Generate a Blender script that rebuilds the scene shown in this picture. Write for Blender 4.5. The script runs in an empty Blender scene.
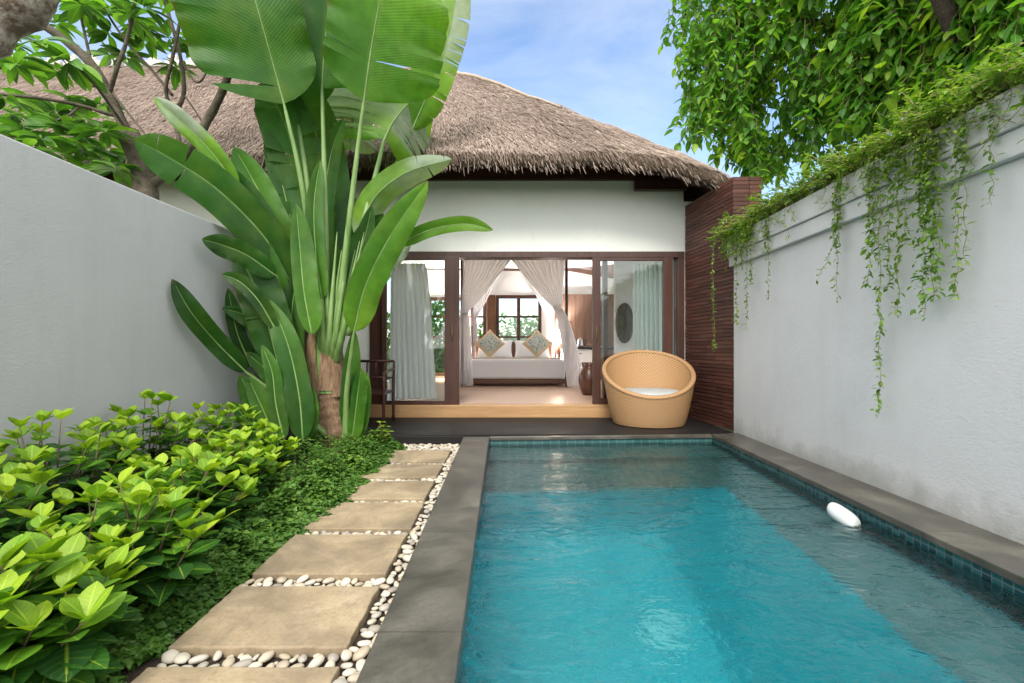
import bpy, math, random
import numpy as np
from mathutils import Vector, Matrix, noise as mnoise

random.seed(7); rng = np.random.default_rng(11)
SC = bpy.context.scene
COL = SC.collection
R = math.radians
F, CX, CY, H = 455.0, 512.0, 348.0, 1.05          # focal length in pixels, horizon, eye height of the photo


def P(px, py, d):
    return Vector(((px - CX) / F * d, d, H - (py - CY) / F * d))


def G(px, py, z=0.0):
    return P(px, py, F * (H - z) / (py - CY))


# ------------------------------------------------------------------ materials
def new_mat(name):
    m = bpy.data.materials.new(name); m.use_nodes = True
    nt = m.node_tree; nt.nodes.clear()
    return m, nt


class N:
    """small node-graph helper"""
    def __init__(s, nt): s.nt = nt
    def n(s, t, **kw):
        nd = s.nt.nodes.new(t)
        for k, v in kw.items():
            if k.startswith('i_'):
                key = k[2:]
                key = int(key) if key.isdigit() else key.replace('_', ' ')
                nd.inputs[key].default_value = v
            else: setattr(nd, k, v)
        return nd
    def l(s, a, b): s.nt.links.new(a, b)
    def pos(s, scale=(1, 1, 1), kind='geo'):
        if kind == 'geo': src = s.n('ShaderNodeNewGeometry').outputs['Position']
        else: src = s.n('ShaderNodeTexCoord').outputs['Object']
        mp = s.n('ShaderNodeMapping'); mp.inputs['Scale'].default_value = scale
        s.l(src, mp.inputs['Vector']); return mp.outputs['Vector']
    def noise(s, vec, scale, detail=4, rough=.55, dist=0):
        nd = s.n('ShaderNodeTexNoise'); nd.inputs['Scale'].default_value = scale
        nd.inputs['Detail'].default_value = detail; nd.inputs['Roughness'].default_value = rough
        nd.inputs['Distortion'].default_value = dist
        if vec is not None: s.l(vec, nd.inputs['Vector'])
        return nd.outputs['Fac']
    def ramp(s, fac, stops, interp='LINEAR'):
        nd = s.n('ShaderNodeValToRGB'); cr = nd.color_ramp; cr.interpolation = interp
        while len(cr.elements) < len(stops): cr.elements.new(.5)
        for e, (p, c) in zip(cr.elements, stops):
            e.position = p
            if not hasattr(c, '__len__'): c = (c, c, c)
            e.color = (*c[:3], 1)
        s.l(fac, nd.inputs['Fac']); return nd.outputs['Color']
    def mix(s, fac, a, b, mode='MIX'):
        nd = s.n('ShaderNodeMix', data_type='RGBA', blend_type=mode)
        for sock, v in ((nd.inputs[0], fac), (nd.inputs[6], a), (nd.inputs[7], b)):
            if hasattr(v, 'is_linked'): s.l(v, sock)
            elif hasattr(v, '__len__'): sock.default_value = (*v[:3], 1)
            else: sock.default_value = v
        return nd.outputs[2]
    def math(s, op, a, b=0.0, clamp=False):
        nd = s.n('ShaderNodeMath', operation=op, use_clamp=clamp)
        for sock, v in ((nd.inputs[0], a), (nd.inputs[1], b)):
            if hasattr(v, 'is_linked'): s.l(v, sock)
            else: sock.default_value = v
        return nd.outputs[0]
    def attr(s, name): return s.n('ShaderNodeAttribute', attribute_name=name).outputs['Fac']
    def bump(s, h, strength=.3, dist=.01, normal=None):
        nd = s.n('ShaderNodeBump'); nd.inputs['Strength'].default_value = strength
        nd.inputs['Distance'].default_value = dist; s.l(h, nd.inputs['Height'])
        if normal is not None: s.l(normal, nd.inputs['Normal'])
        return nd.outputs['Normal']
    def prin(s, col, rough=.6, normal=None, spec=.5, metallic=0, **kw):
        nd = s.n('ShaderNodeBsdfPrincipled')
        for key, v in (('Base Color', col), ('Roughness', rough), ('Specular IOR Level', spec), ('Metallic', metallic)):
            if hasattr(v, 'is_linked'): s.l(v, nd.inputs[key])
            elif hasattr(v, '__len__'): nd.inputs[key].default_value = (*v[:3], 1)
            else: nd.inputs[key].default_value = v
        for k, v in kw.items(): nd.inputs[k.replace('_', ' ')].default_value = v
        if normal is not None: s.l(normal, nd.inputs['Normal'])
        return nd.outputs['BSDF']
    def out(s, sh):
        o = s.n('ShaderNodeOutputMaterial'); s.l(sh, o.inputs['Surface'])


def simple(name, c1, c2=None, scale=6, rough=.6, bump=.0, bscale=40, stretch=(1, 1, 1), spec=.4, bdist=.005, metallic=0, kind='geo', lo=.3, hi=.7):
    m, nt = new_mat(name); g = N(nt)
    v = g.pos(stretch, kind)
    col = c1
    if c2 is not None: col = g.ramp(g.noise(v, scale, 6, .6), [(lo, c1), (hi, c2)])
    nrm = g.bump(g.noise(v, bscale, 4, .6), bump, bdist) if bump else None
    g.out(g.prin(col, rough, nrm, spec, metallic)); return m


def plaster(name, c1, c2, streak=.25):
    m, nt = new_mat(name); g = N(nt)
    v = g.pos()
    big = g.noise(v, .9, 5, .6)
    st = g.noise(g.pos((2.2, 2.2, .22)), 2.0, 6, .65)
    col = g.mix(g.ramp(big, [(.3, 0), (.7, 1)]), c1, c2)
    col = g.mix(g.math('MULTIPLY', g.ramp(st, [(.5, 0), (.8, 1)]), streak), col, tuple(x * .72 for x in c1))
    # damp, greenish grime creeping up from the ground
    zz = g.n('ShaderNodeSeparateXYZ'); g.l(v, zz.inputs[0])
    hgt = g.math('ADD', zz.outputs[2], g.math('MULTIPLY', g.noise(v, 3.5, 6, .7), -.55))
    col = g.mix(g.ramp(hgt, [(.0, .0), (.001, .55), (.14, 0)]) if False else g.ramp(g.math('ADD', hgt, .30), [(.0, .6), (.22, 0)]), col, (.26, .27, .22))
    patch = g.noise(v, 2.7, 7, .7, .6)
    col = g.mix(g.ramp(patch, [(.56, 0), (.72, .22)]), col, tuple(x * .78 for x in c1))
    fine = g.noise(g.pos((1, .6, 1.3)), 62, 3, .75)
    med = g.noise(v, 22, 4, .6)
    nrm = g.bump(med, .2, .010, g.bump(fine, .5, .006))
    g.out(g.prin(col, .85, nrm, .25)); return m


def leaf_mat(name, stops, rough=.4, transl=.25, veinc=None, veins=True, spec=.45, tcol=(1.4, 1.5, .6), vfreq=34, vstr=.07, bstr=.14, ribs=.6, brown=0):
    m, nt = new_mat(name); g = N(nt)
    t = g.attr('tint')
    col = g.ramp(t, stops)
    col = g.mix(g.ramp(g.noise(g.pos(), 9, 3), [(.35, 0), (.7, .28)]), col, tuple(x * .55 for x in stops[0][1]))
    nrm = None
    gv = g.attr('gv'); gu = g.attr('gu')
    w = g.math('SINE', g.math('MULTIPLY', g.math('SUBTRACT', gu, g.math('MULTIPLY', gv, .16)), vfreq))
    if veins:
        rib = g.ramp(gv, [(0, ribs), (.10, 0)])
        vc = veinc or tuple(min(1, x * 1.9 + .02) for x in stops[-1][1])
        col = g.mix(g.math('MULTIPLY', rib, .55), col, vc)
        side = g.ramp(w, [(.6, 0), (1.0, vstr)])
        col = g.mix(side, col, vc)
        nrm = g.bump(w, bstr, .006)
    if brown:
        e = g.math('MULTIPLY', g.ramp(g.noise(g.pos(), 7, 5, .65), [(.5, 0), (.62, 1)]), g.math('MAXIMUM', g.ramp(gv, [(.93, 0), (1, 1)]), g.ramp(gu, [(.95, 0), (1, 1)])))
        col = g.mix(g.math('MULTIPLY', e, brown), col, (.16, .10, .035))
        col = g.mix(g.ramp(g.noise(g.pos(), 2.3, 5, .6), [(.48, 0), (.75, .3)]), col, (.19, .27, .03))
    pr = g.prin(col, rough, nrm, spec)
    tr = g.n('ShaderNodeBsdfTranslucent')
    g.l(g.mix(1.0, col, tcol, 'MULTIPLY'), tr.inputs['Color'])
    mx = g.n('ShaderNodeMixShader'); mx.inputs[0].default_value = transl
    g.l(pr, mx.inputs[1]); g.l(tr.outputs[0], mx.inputs[2])
    g.out(mx.outputs[0]); return m


def cloth(name, c, transl=.4, transp=.0, rough=.9):
    m, nt = new_mat(name); g = N(nt)
    pr = g.prin(c, rough, g.bump(g.noise(g.pos((1, 1, .2)), 30, 3), .1, .01), .1)
    tr = g.n('ShaderNodeBsdfTranslucent'); tr.inputs['Color'].default_value = (*c, 1)
    mx = g.n('ShaderNodeMixShader'); mx.inputs[0].default_value = transl
    g.l(pr, mx.inputs[1]); g.l(tr.outputs[0], mx.inputs[2])
    o = mx.outputs[0]
    if transp:
        tp = g.n('ShaderNodeBsdfTransparent'); m2 = g.n('ShaderNodeMixShader'); m2.inputs[0].default_value = transp
        g.l(o, m2.inputs[1]); g.l(tp.outputs[0], m2.inputs[2]); o = m2.outputs[0]
    g.out(o); return m


def wood(name, c1, c2, axis='x', rough=.45, scale=5, spec=.4):
    st = {'x': (.12, 2, 2), 'y': (2, .12, 2), 'z': (2, 2, .12)}[axis]
    m, nt = new_mat(name); g = N(nt)
    v = g.pos(st)
    n1 = g.noise(v, scale, 8, .65, .6); n2 = g.noise(v, scale * 6, 3, .6)
    col = g.mix(g.ramp(n1, [(.3, 0), (.7, 1)]), c1, c2)
    col = g.mix(g.ramp(n2, [(.4, 0), (.75, .4)]), col, tuple(x * .5 for x in c1))
    g.out(g.prin(col, rough, g.bump(n2, .25, .004), spec)); return m


M = {}
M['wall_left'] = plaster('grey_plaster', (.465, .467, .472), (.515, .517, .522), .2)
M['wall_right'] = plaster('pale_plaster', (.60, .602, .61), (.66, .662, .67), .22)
M['facade'] = plaster('facade_paint', (.78, .79, .73), (.81, .82, .765), .06)
M['inner'] = plaster('inner_paint', (.78, .78, .78), (.82, .82, .82), .03)
M['ceiling'] = simple('ceiling_paint', (.8, .8, .79), rough=.9)
M['soil'] = simple('soil', (.022, .014, .009), (.06, .04, .025), 14, .95, .8, 60, bdist=.02)
M['timber'] = wood('dark_timber', (.045, .018, .012), (.085, .036, .024), 'x', .4)
M['timber_z'] = wood('dark_timber_upright', (.05, .022, .016), (.095, .042, .03), 'z', .35)
M['bedwood'] = wood('bed_timber', (.10, .04, .02), (.17, .075, .035), 'x', .4)
M['panelwood'] = wood('panel_timber', (.10, .055, .04), (.2, .12, .085), 'z', .5)
M['stepwood'] = wood('tan_step_timber', (.44, .25, .11), (.55, .33, .16), 'x', .45)
M['white_linen'] = cloth('white_linen', (.84, .84, .86), .1)
M['beige_linen'] = cloth('beige_linen', (.5, .42, .33), .1)
M['sheer'] = cloth('white_sheer', (.95, .94, .945), .6, .0)
M['blue_sheer'] = cloth('blue_sheer', (.92, .955, .965), .5, .0)
M['green_sheer'] = cloth('green_sheer', (.88, .95, .925), .5, .0)
M['steel'] = simple('steel', (.35, .35, .36), rough=.3, metallic=1)
M['black'] = simple('black_stone', (.015, .015, .016), rough=.3)
M['white_enamel'] = simple('white_enamel', (.8, .8, .79), rough=.3)
M['brass'] = simple('aged_brass', (.28, .2, .1), rough=.4, metallic=.7)
M['shade'] = cloth('cream_shade', (.62, .57, .48), .12)
M['vase'] = simple('brown_glaze', (.05, .02, .012), (.11, .045, .025), 8, .3)
M['float'] = simple('white_plastic', (.48, .52, .51), rough=.45)
M['rattan_frame'] = wood('armchair_wood', (.045, .016, .01), (.08, .03, .02), 'z', .35)
M['seatpad'] = simple('grey_canvas', (.36, .38, .38), (.45, .47, .47), 8, .9, .3, 300)


def mk_glass():
    m, nt = new_mat('door_glass'); g = N(nt)
    tp = g.n('ShaderNodeBsdfTransparent'); tp.inputs[0].default_value = (.95, .975, .96, 1)
    gl = g.n('ShaderNodeBsdfGlossy'); gl.inputs['Roughness'].default_value = .0; gl.inputs[0].default_value = (.95, 1, .98, 1)
    fr = g.n('ShaderNodeFresnel'); fr.inputs['IOR'].default_value = 1.55
    mx = g.n('ShaderNodeMixShader'); g.l(fr.outputs[0], mx.inputs[0])
    g.l(tp.outputs[0], mx.inputs[1]); g.l(gl.outputs[0], mx.inputs[2]); g.out(mx.outputs[0]); return m
M['glass'] = mk_glass()


def mk_water():
    m, nt = new_mat('pool_water'); g = N(nt)
    v = g.pos((1, 1, 1))
    n1 = g.noise(g.pos((.8, 1.5, 1)), 2.6, 3, .5, .8)
    n2 = g.noise(g.pos((1, 1.7, 1)), 9, 3, .55, .5)
    n3 = g.noise(v, 30, 2, .5)
    h = g.math('ADD', g.math('ADD', g.math('MULTIPLY', n1, 1.0), g.math('MULTIPLY', n2, .30)), g.math('MULTIPLY', n3, .06))
    nrm = g.bump(h, .75, .05)
    rf = g.n('ShaderNodeBsdfRefraction'); rf.inputs['IOR'].default_value = 1.33; rf.inputs['Roughness'].default_value = 0
    rf.inputs['Color'].default_value = (.90, .985, .99, 1)
    gl = g.n('ShaderNodeBsdfGlossy'); gl.inputs['Roughness'].default_value = .02
    fr = g.n('ShaderNodeFresnel'); fr.inputs['IOR'].default_value = 1.33
    for a in (rf, gl, fr): g.l(nrm, a.inputs['Normal'])
    mx = g.n('ShaderNodeMixShader'); g.l(fr.outputs[0], mx.inputs[0])
    g.l(rf.outputs[0], mx.inputs[1]); g.l(gl.outputs[0], mx.inputs[2]); g.out(mx.outputs[0]); return m
M['water'] = mk_water()


def mk_tiles(name, c1, c2, c3, size=.05):
    m, nt = new_mat(name); g = N(nt)
    geo = g.n('ShaderNodeNewGeometry')
    sep = g.n('ShaderNodeSeparateXYZ'); g.l(geo.outputs['Position'], sep.inputs[0])
    sn = g.n('ShaderNodeSeparateXYZ'); g.l(geo.outputs['Normal'], sn.inputs[0])
    # cell id per tile for a mosaic of slightly different tiles
    vm = g.n('ShaderNodeVectorMath', operation='SCALE'); g.l(geo.outputs['Position'], vm.inputs[0]); vm.inputs['Scale'].default_value = 1 / size
    fl = g.n('ShaderNodeVectorMath', operation='FLOOR'); off = g.n('ShaderNodeVectorMath', operation='ADD'); off.inputs[1].default_value = (.37, .41, .43)
    g.l(vm.outputs[0], off.inputs[0]); g.l(off.outputs[0], fl.inputs[0])
    wn = g.n('ShaderNodeTexWhiteNoise', noise_dimensions='3D'); g.l(fl.outputs[0], wn.inputs[0])
    col = g.ramp(wn.outputs['Value'], [(0, c1), (.5, c2), (1, c3)])
    fc = g.n('ShaderNodeVectorMath', operation='FRACTION'); g.l(off.outputs[0], fc.inputs[0])
    sp = g.n('ShaderNodeSeparateXYZ'); g.l(fc.outputs[0], sp.inputs[0])
    lines = None
    for ax in range(3):
        e = g.math('LESS_THAN', g.math('ABSOLUTE', g.math('SUBTRACT', sp.outputs[ax], .5)), .44)
        flat = g.math('GREATER_THAN', g.math('ABSOLUTE', sn.outputs[ax]), .7)
        e = g.math('MAXIMUM', e, flat)
        lines = e if lines is None else g.math('MULTIPLY', lines, e)
    grout = tuple(min(1, x * .6 + .1) for x in c2)
    col = g.mix(lines, grout, col)
    g.out(g.prin(col, .25, None, .5)); return m
M['pooltile'] = mk_tiles('turquoise_mosaic', (.004, .335, .42), (.01, .395, .475), (.024, .455, .525))
M['edgetile'] = mk_tiles('dark_edge_mosaic', (.005, .035, .042), (.009, .06, .07), (.02, .11, .115), .05)
M['steptile'] = mk_tiles('green_stone_mosaic', (.045, .155, .165), (.06, .185, .195), (.08, .215, .225), .1)
M['farstep_reflection'] = mk_tiles('reflection_dark_green_mosaic', (.03, .105, .105), (.042, .13, .128), (.055, .155, .15), .1)  # green step tile, darkened to carry the dark reflections at the far end


def mk_coping():
    m, nt = new_mat('wet_andesite'); g = N(nt)
    v = g.pos()
    big = g.noise(v, 2.2, 6, .65, .4); sp = g.noise(v, 55, 4, .7)
    col = g.ramp(big, [(.32, (.032, .03, .025)), (.52, (.082, .076, .063)), (.72, (.165, .152, .125))])
    col = g.mix(g.ramp(sp, [(.45, 0), (.75, .45)]), col, (.045, .042, .036))
    # joints between stones every 0.9 m
    sep = g.n('ShaderNodeSeparateXYZ'); g.l(v, sep.inputs[0])
    j = g.math('LESS_THAN', g.math('FRACT', g.math('DIVIDE', g.math('ADD', sep.outputs[1], 10.28), .92)), .006)
    col = g.mix(g.math('MULTIPLY', j, .8), col, (.03, .03, .026))
    rr = g.ramp(big, [(.35, .28), (.7, .55)])
    g.out(g.prin(col, rr, g.bump(sp, .35, .004), .5)); return m
M['coping'] = mk_coping()


def mk_sandstone():
    m, nt = new_mat('sandstone'); g = N(nt)
    v = g.pos()
    a = g.noise(v, 3.3, 7, .65, .6); b = g.noise(v, 1.4, 4, .6, .8); c = g.noise(v, 60, 4, .7)
    col = g.ramp(a, [(.25, (.20, .152, .095)), (.5, (.35, .272, .17)), (.75, (.47, .385, .26))])
    col = g.mix(g.ramp(b, [(.45, 0), (.65, .75)]), col, (.16, .125, .085))
    col = g.mix(g.ramp(c, [(.5, 0), (.75, .55)]), col, (.14, .11, .075))
    col = g.mix(g.ramp(g.noise(v, 14, 6, .7, .5), [(.52, 0), (.7, .5)]), col, (.18, .142, .098))
    g.out(g.prin(col, .75, g.bump(c, .4, .004, g.bump(a, .4, .01)), .3)); return m
M['sandstone'] = mk_sandstone()


def mk_pebble():
    m, nt = new_mat('white_pebble'); g = N(nt)
    oi = g.n('ShaderNodeObjectInfo').outputs['Random']
    t = g.math('FRACT', g.math('ADD', oi, g.attr('tint')))
    col = g.ramp(t, [(0, (.36, .30, .21)), (.2, (.49, .43, .33)), (.6, (.57, .52, .43)), (.85, (.38, .35, .30)), (1, (.27, .24, .2))])
    n = g.noise(g.pos(), 35, 4)
    col = g.mix(g.ramp(n, [(.5, 0), (.8, .35)]), col, (.4, .33, .24))
    g.out(g.prin(col, .5, g.bump(n, .15, .004), .4)); return m
M['pebble'] = mk_pebble()


def mk_deck():
    m, nt = new_mat('black_stained_deck'); g = N(nt)
    n1 = g.noise(g.pos((.3, 6, 6)), 4, 6, .6); n2 = g.noise(g.pos((.6, 30, 30)), 4, 3)
    t = g.attr('tint')
    col = g.ramp(t, [(0, (.006, .0055, .0055)), (1, (.017, .0145, .014))])
    col = g.mix(g.ramp(n1, [(.45, 0), (.8, .5)]), col, (.03, .026, .024))
    g.out(g.prin(col, .55, g.bump(n2, .3, .004), .3)); return m
M['deck'] = mk_deck()


def mk_floor():
    m, nt = new_mat('bedroom_floorboards'); g = N(nt)
    v = g.pos((1, 1, 1))
    br = g.n('ShaderNodeTexBrick'); g.l(v, br.inputs['Vector'])
    br.inputs['Color1'].default_value = (.50, .33, .23, 1); br.inputs['Color2'].default_value = (.58, .40, .29, 1)
    br.inputs['Mortar'].default_value = (.3, .18, .11, 1); br.inputs['Scale'].default_value = 1
    br.inputs['Brick Width'].default_value = 1.2; br.inputs['Row Height'].default_value = .14; br.inputs['Mortar Size'].default_value = .003
    n1 = g.noise(g.pos((.3, 4, 1)), 5, 5)
    col = g.mix(g.ramp(n1, [(.4, 0), (.8, .3)]), br.outputs['Color'], (.36, .22, .14))
    g.out(g.prin(col, .3, None, .5)); return m
M['floor'] = mk_floor()


def mk_thatch():
    m, nt = new_mat('thatch_straw'); g = N(nt)
    t = g.attr('tint')
    big = g.noise(g.pos((1, 1, 1)), 1.1, 5, .6)
    col = g.ramp(t, [(0, (.10, .07, .058)), (.35, (.22, .16, .13)), (.7, (.37, .285, .235)), (1, (.52, .42, .34))])
    col = g.mix(g.ramp(big, [(.4, 0), (.75, .35)]), col, (.19, .145, .12))
    g.out(g.prin(col, .85, None, .15)); return m
M['thatch'] = mk_thatch()


def mk_thatch_base():
    m, nt = new_mat('thatch_bed'); g = N(nt)
    n = g.noise(g.pos((14, 5, 5)), 6, 6, .7)
    col = g.ramp(n, [(.3, (.07, .05, .036)), (.55, (.2, .145, .105)), (.75, (.33, .25, .18))])
    g.out(g.prin(col, .9, g.bump(n, .8, .05), .1)); return m
M['thatch_bed'] = mk_thatch_base()


def mk_brick():
    m, nt = new_mat('red_brown_slats'); g = N(nt)
    t = g.attr('tint')
    n = g.noise(g.pos((3, 3, 14)), 4, 6, .65)
    col = g.ramp(t, [(0, (.062, .024, .018)), (.5, (.092, .036, .026)), (1, (.125, .05, .036))])
    col = g.mix(g.ramp(n, [(.4, 0), (.75, .45)]), col, (.06, .022, .016))
    g.out(g.prin(col, .5, g.bump(n, .3, .005), .4)); return m
M['brick'] = mk_brick()


def mk_wicker():
    m, nt = new_mat('honey_wicker'); g = N(nt)
    gu = g.attr('gu'); gv = g.attr('gv')
    row = g.math('FLOOR', gv)
    ph = g.math('MULTIPLY', row, math.pi)
    w = g.math('SINE', g.math('ADD', gu, ph))
    r = g.math('ABSOLUTE', g.math('SINE', g.math('MULTIPLY', gv, math.pi)))
    h = g.math('MULTIPLY', g.math('ADD', g.math('MULTIPLY', w, .5), .5), r)
    n = g.noise(g.pos(), 12, 4)
    col = g.ramp(h, [(0, (.33, .19, .085)), (.35, (.49, .285, .135)), (1, (.58, .35, .185))])
    col = g.mix(g.ramp(n, [(.4, 0), (.7, .25)]), col, (.42, .26, .12))
    g.out(g.prin(col, .5, g.bump(h, .6, .008), .35)); return m
M['wicker'] = mk_wicker()


def mk_pattern():
    m, nt = new_mat('patterned_cushion'); g = N(nt)
    vo = g.n('ShaderNodeTexVoronoi', feature='DISTANCE_TO_EDGE'); vo.inputs['Scale'].default_value = 22
    g.l(g.pos(), vo.inputs['Vector'])
    n = g.noise(g.pos(), 26, 3)
    col = g.ramp(vo.outputs['Distance'], [(0, (.62, .62, .55)), (.18, (.5, .52, .47)), (.3, (.14, .24, .25))])
    col = g.mix(g.ramp(n, [(.5, 0), (.6, .7)]), col, (.10, .19, .21))
    rim = g.ramp(g.attr('tint'), [(.76, 0), (.79, 1)])
    col = g.mix(rim, col, (.55, .41, .26))
    g.out(g.prin(col, .9, None, .1)); return m
M['pattern'] = mk_pattern()

BARK = simple('grey_bark', (.055, .045, .03), (.145, .12, .088), 10, .9, .9, 45, bdist=.02)
LICHEN = simple('lichen_bark', (.12, .085, .06), (.42, .38, .32), 9, .9, 1.0, 30, bdist=.03, lo=.4, hi=.62)
DARKBARK = simple('dark_bark', (.03, .022, .016), (.075, .055, .04), 10, .9, .9, 45, bdist=.02)
TWIG = simple('twig', (.10, .065, .035), (.2, .15, .08), 20, .8)
VINESTEM = simple('vine_stem', (.22, .20, .08), (.34, .30, .14), 20, .7)
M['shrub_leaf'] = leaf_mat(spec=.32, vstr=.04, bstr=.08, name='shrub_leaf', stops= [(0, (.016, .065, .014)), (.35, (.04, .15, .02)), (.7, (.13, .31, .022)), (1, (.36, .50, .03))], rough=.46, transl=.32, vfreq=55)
M['cover_leaf'] = leaf_mat('cover_leaf', [(0, (.028, .08, .012)), (.6, (.085, .195, .024)), (1, (.2, .33, .042))], .5, .2, veins=False)
M['tree_leaf'] = leaf_mat('tree_leaf', [(0, (.03, .11, .022)), (.5, (.08, .24, .034)), (.85, (.19, .38, .04)), (1, (.34, .49, .055))], .34, .5, vfreq=50)
M['frangi_leaf'] = leaf_mat('frangipani_leaf', [(0, (.03, .10, .015)), (.5, (.09, .24, .03)), (1, (.22, .42, .05))], .4, .38, vfreq=60)
M['vine_leaf'] = leaf_mat('vine_leaf', [(0, (.06, .15, .02)), (.5, (.17, .32, .04)), (1, (.36, .48, .06))], .5, .3, veins=False)
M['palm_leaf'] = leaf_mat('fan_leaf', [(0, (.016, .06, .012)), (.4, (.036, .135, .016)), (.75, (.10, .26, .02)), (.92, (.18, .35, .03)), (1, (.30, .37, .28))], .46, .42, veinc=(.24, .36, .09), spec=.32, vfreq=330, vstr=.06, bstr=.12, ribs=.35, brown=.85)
M['petiole'] = simple('petiole', (.10, .20, .04), (.24, .35, .13), 5, .45, stretch=(3, 3, .4))
M['dryleaf'] = simple('dry_sheath', (.16, .08, .045), (.34, .23, .14), 9, .85, .7, 30, stretch=(5, 5, 1), bdist=.02)
M['ridge'] = simple('pale_ridge_tile', (.5, .47, .43), (.62, .59, .55), 5, .8)
M['hiprope'] = simple('hip_straw', (.34, .26, .19), (.46, .37, .28), 15, .9, .6, 50)
M['screen'] = simple('carved_panel', (.06, .05, .045), (.2, .18, .16), 60, .8, 1, 80, bdist=.02)


# ------------------------------------------------------------------ mesh builder
class MB:
    def __init__(s): s.v = []; s.f = []; s.m = []; s.sm = []; s.gu = []; s.gv = []; s.t = []
    def vert(s, p, gu=0., gv=0., t=.5):
        s.v.append((p[0], p[1], p[2])); s.gu.append(gu); s.gv.append(gv); s.t.append(t); return len(s.v) - 1
    def face(s, ids, mat=0, smooth=False): s.f.append(tuple(ids)); s.m.append(mat); s.sm.append(smooth)
    def prism(s, poly, z0, z1, mat=0, t=.5, side=None):
        n = len(poly)
        a = [s.vert((x, y, z0), t=t) for x, y in poly]; b = [s.vert((x, y, z1), t=t) for x, y in poly]
        s.face(a[::-1], mat); s.face(b, mat)
        for i in range(n): s.face((a[i], a[(i + 1) % n], b[(i + 1) % n], b[i]), mat if side is None else side)
        return s
    def box(s, x0, x1, y0, y1, z0, z1, mat=0, t=.5): return s.prism([(x0, y0), (x1, y0), (x1, y1), (x0, y1)], z0, z1, mat, t)
    def grid(s, fn, nu, nv, mat=0, smooth=True, us=1, vs=1):
        ids = []
        for j in range(nv + 1):
            row = []
            for i in range(nu + 1):
                r = fn(i / nu, j / nv)
                tt = .5
                if len(r) == 2 and hasattr(r[0], '__len__'): r, tt = r
                row.append(s.vert(r, i / nu * us, j / nv * vs, tt))
            ids.append(row)
        for j in range(nv):
            for i in range(nu): s.face((ids[j][i], ids[j][i + 1], ids[j + 1][i + 1], ids[j + 1][i]), mat, smooth)
        return s
    def tube(s, pts, radii, n=8, mat=0, cap=True, t=.5):
        pts = [Vector(p) for p in pts]
        if not hasattr(radii, '__len__'): radii = [radii] * len(pts)
        rings = []; up = Vector((.13, .31, .94)).normalized()
        for i, p in enumerate(pts):
            tg = (pts[min(i + 1, len(pts) - 1)] - pts[max(i - 1, 0)]).normalized()
            if abs(tg.dot(up)) > .98: up = Vector((1, .1, .05)).normalized()
            a = (up - tg * up.dot(tg)).normalized(); b = tg.cross(a); up = a
            rings.append([s.vert(p + (a * math.cos(q) + b * math.sin(q)) * radii[i], k / n, i / len(pts), t) for k, q in ((k, 2 * math.pi * k / n) for k in range(n))])
        for i in range(len(rings) - 1):
            for k in range(n): s.face((rings[i][k], rings[i][(k + 1) % n], rings[i + 1][(k + 1) % n], rings[i + 1][k]), mat, True)
        if cap: s.face(rings[0][::-1], mat); s.face(rings[-1], mat)
        return s
    def lathe(s, prof, n=32, c=(0, 0, 0), mat=0, us=1, vs=1):
        k = len(prof) - 1
        def fn(u, v):
            x = v * k; i = min(int(x), k - 1); q = x - i
            r = prof[i][0] * (1 - q) + prof[i + 1][0] * q; z = prof[i][1] * (1 - q) + prof[i + 1][1] * q
            a = 2 * math.pi * u
            return (c[0] + r * math.cos(a), c[1] + r * math.sin(a), c[2] + z)
        return s.grid(fn, n, k, mat, True, us, vs)
    def build(s, name, mats, parent=None, bevel=0, loc=None):
        me = bpy.data.meshes.new(name)
        me.from_pydata(s.v, [], s.f); 
        if not isinstance(mats, (list, tuple)): mats = [mats]
        for m in mats: me.materials.append(m)
        me.polygons.foreach_set('material_index', s.m); me.polygons.foreach_set('use_smooth', s.sm)
        for nm, arr in (('gu', s.gu), ('gv', s.gv), ('tint', s.t)):
            me.attributes.new(nm, 'FLOAT', 'POINT').data.foreach_set('value', np.array(arr, dtype=np.float32))
        me.update()
        o = link(name, me, parent)
        if loc is not None: o.location = loc
        if bevel:
            b = o.modifiers.new('edge', 'BEVEL'); b.width = bevel; b.segments = 2; b.limit_method = 'ANGLE'
        return o


def link(name, me, parent=None):
    o = bpy.data.objects.new(name, me); COL.objects.link(o)
    if parent is not None: attach(o, parent)
    return o


def attach(o, parent):
    """meshes are written in world coordinates; parents are unrotated empties or meshes"""
    o.parent = parent
    o.matrix_parent_inverse = Matrix.Translation(-Vector(parent.location)) if parent.type == 'EMPTY' else Matrix.Identity(4)


def tag(o, label=None, cat=None, group=None, kind=None):
    for k, v in (('label', label), ('category', cat), ('group', group), ('kind', kind)):
        if v: o[k] = v
    return o


def thing(name, loc, label, cat, group=None):
    o = bpy.data.objects.new(name, None); COL.objects.link(o); o.location = loc; o.empty_display_size = .1
    return tag(o, label, cat, group)


def structure(name, mb, mat): return tag(mb.build(name, mat), kind='structure')


def cr(pts, n):
    """Catmull-Rom through pts, n samples"""
    pts = [Vector(p) for p in pts]
    if len(pts) == 2: return [pts[0].lerp(pts[1], i / (n - 1)) for i in range(n)]
    e = [pts[0] * 2 - pts[1]] + pts + [pts[-1] * 2 - pts[-2]]
    out = []
    for i in range(n):
        x = i / (n - 1) * (len(pts) - 1); k = min(int(x), len(pts) - 2); t = x - k
        a, b, c, d = e[k:k + 4]
        out.append(.5 * ((2 * b) + (c - a) * t + (2 * a - 5 * b + 4 * c - d) * t * t + (3 * b - a - 3 * c + d) * t ** 3))
    return out


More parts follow.
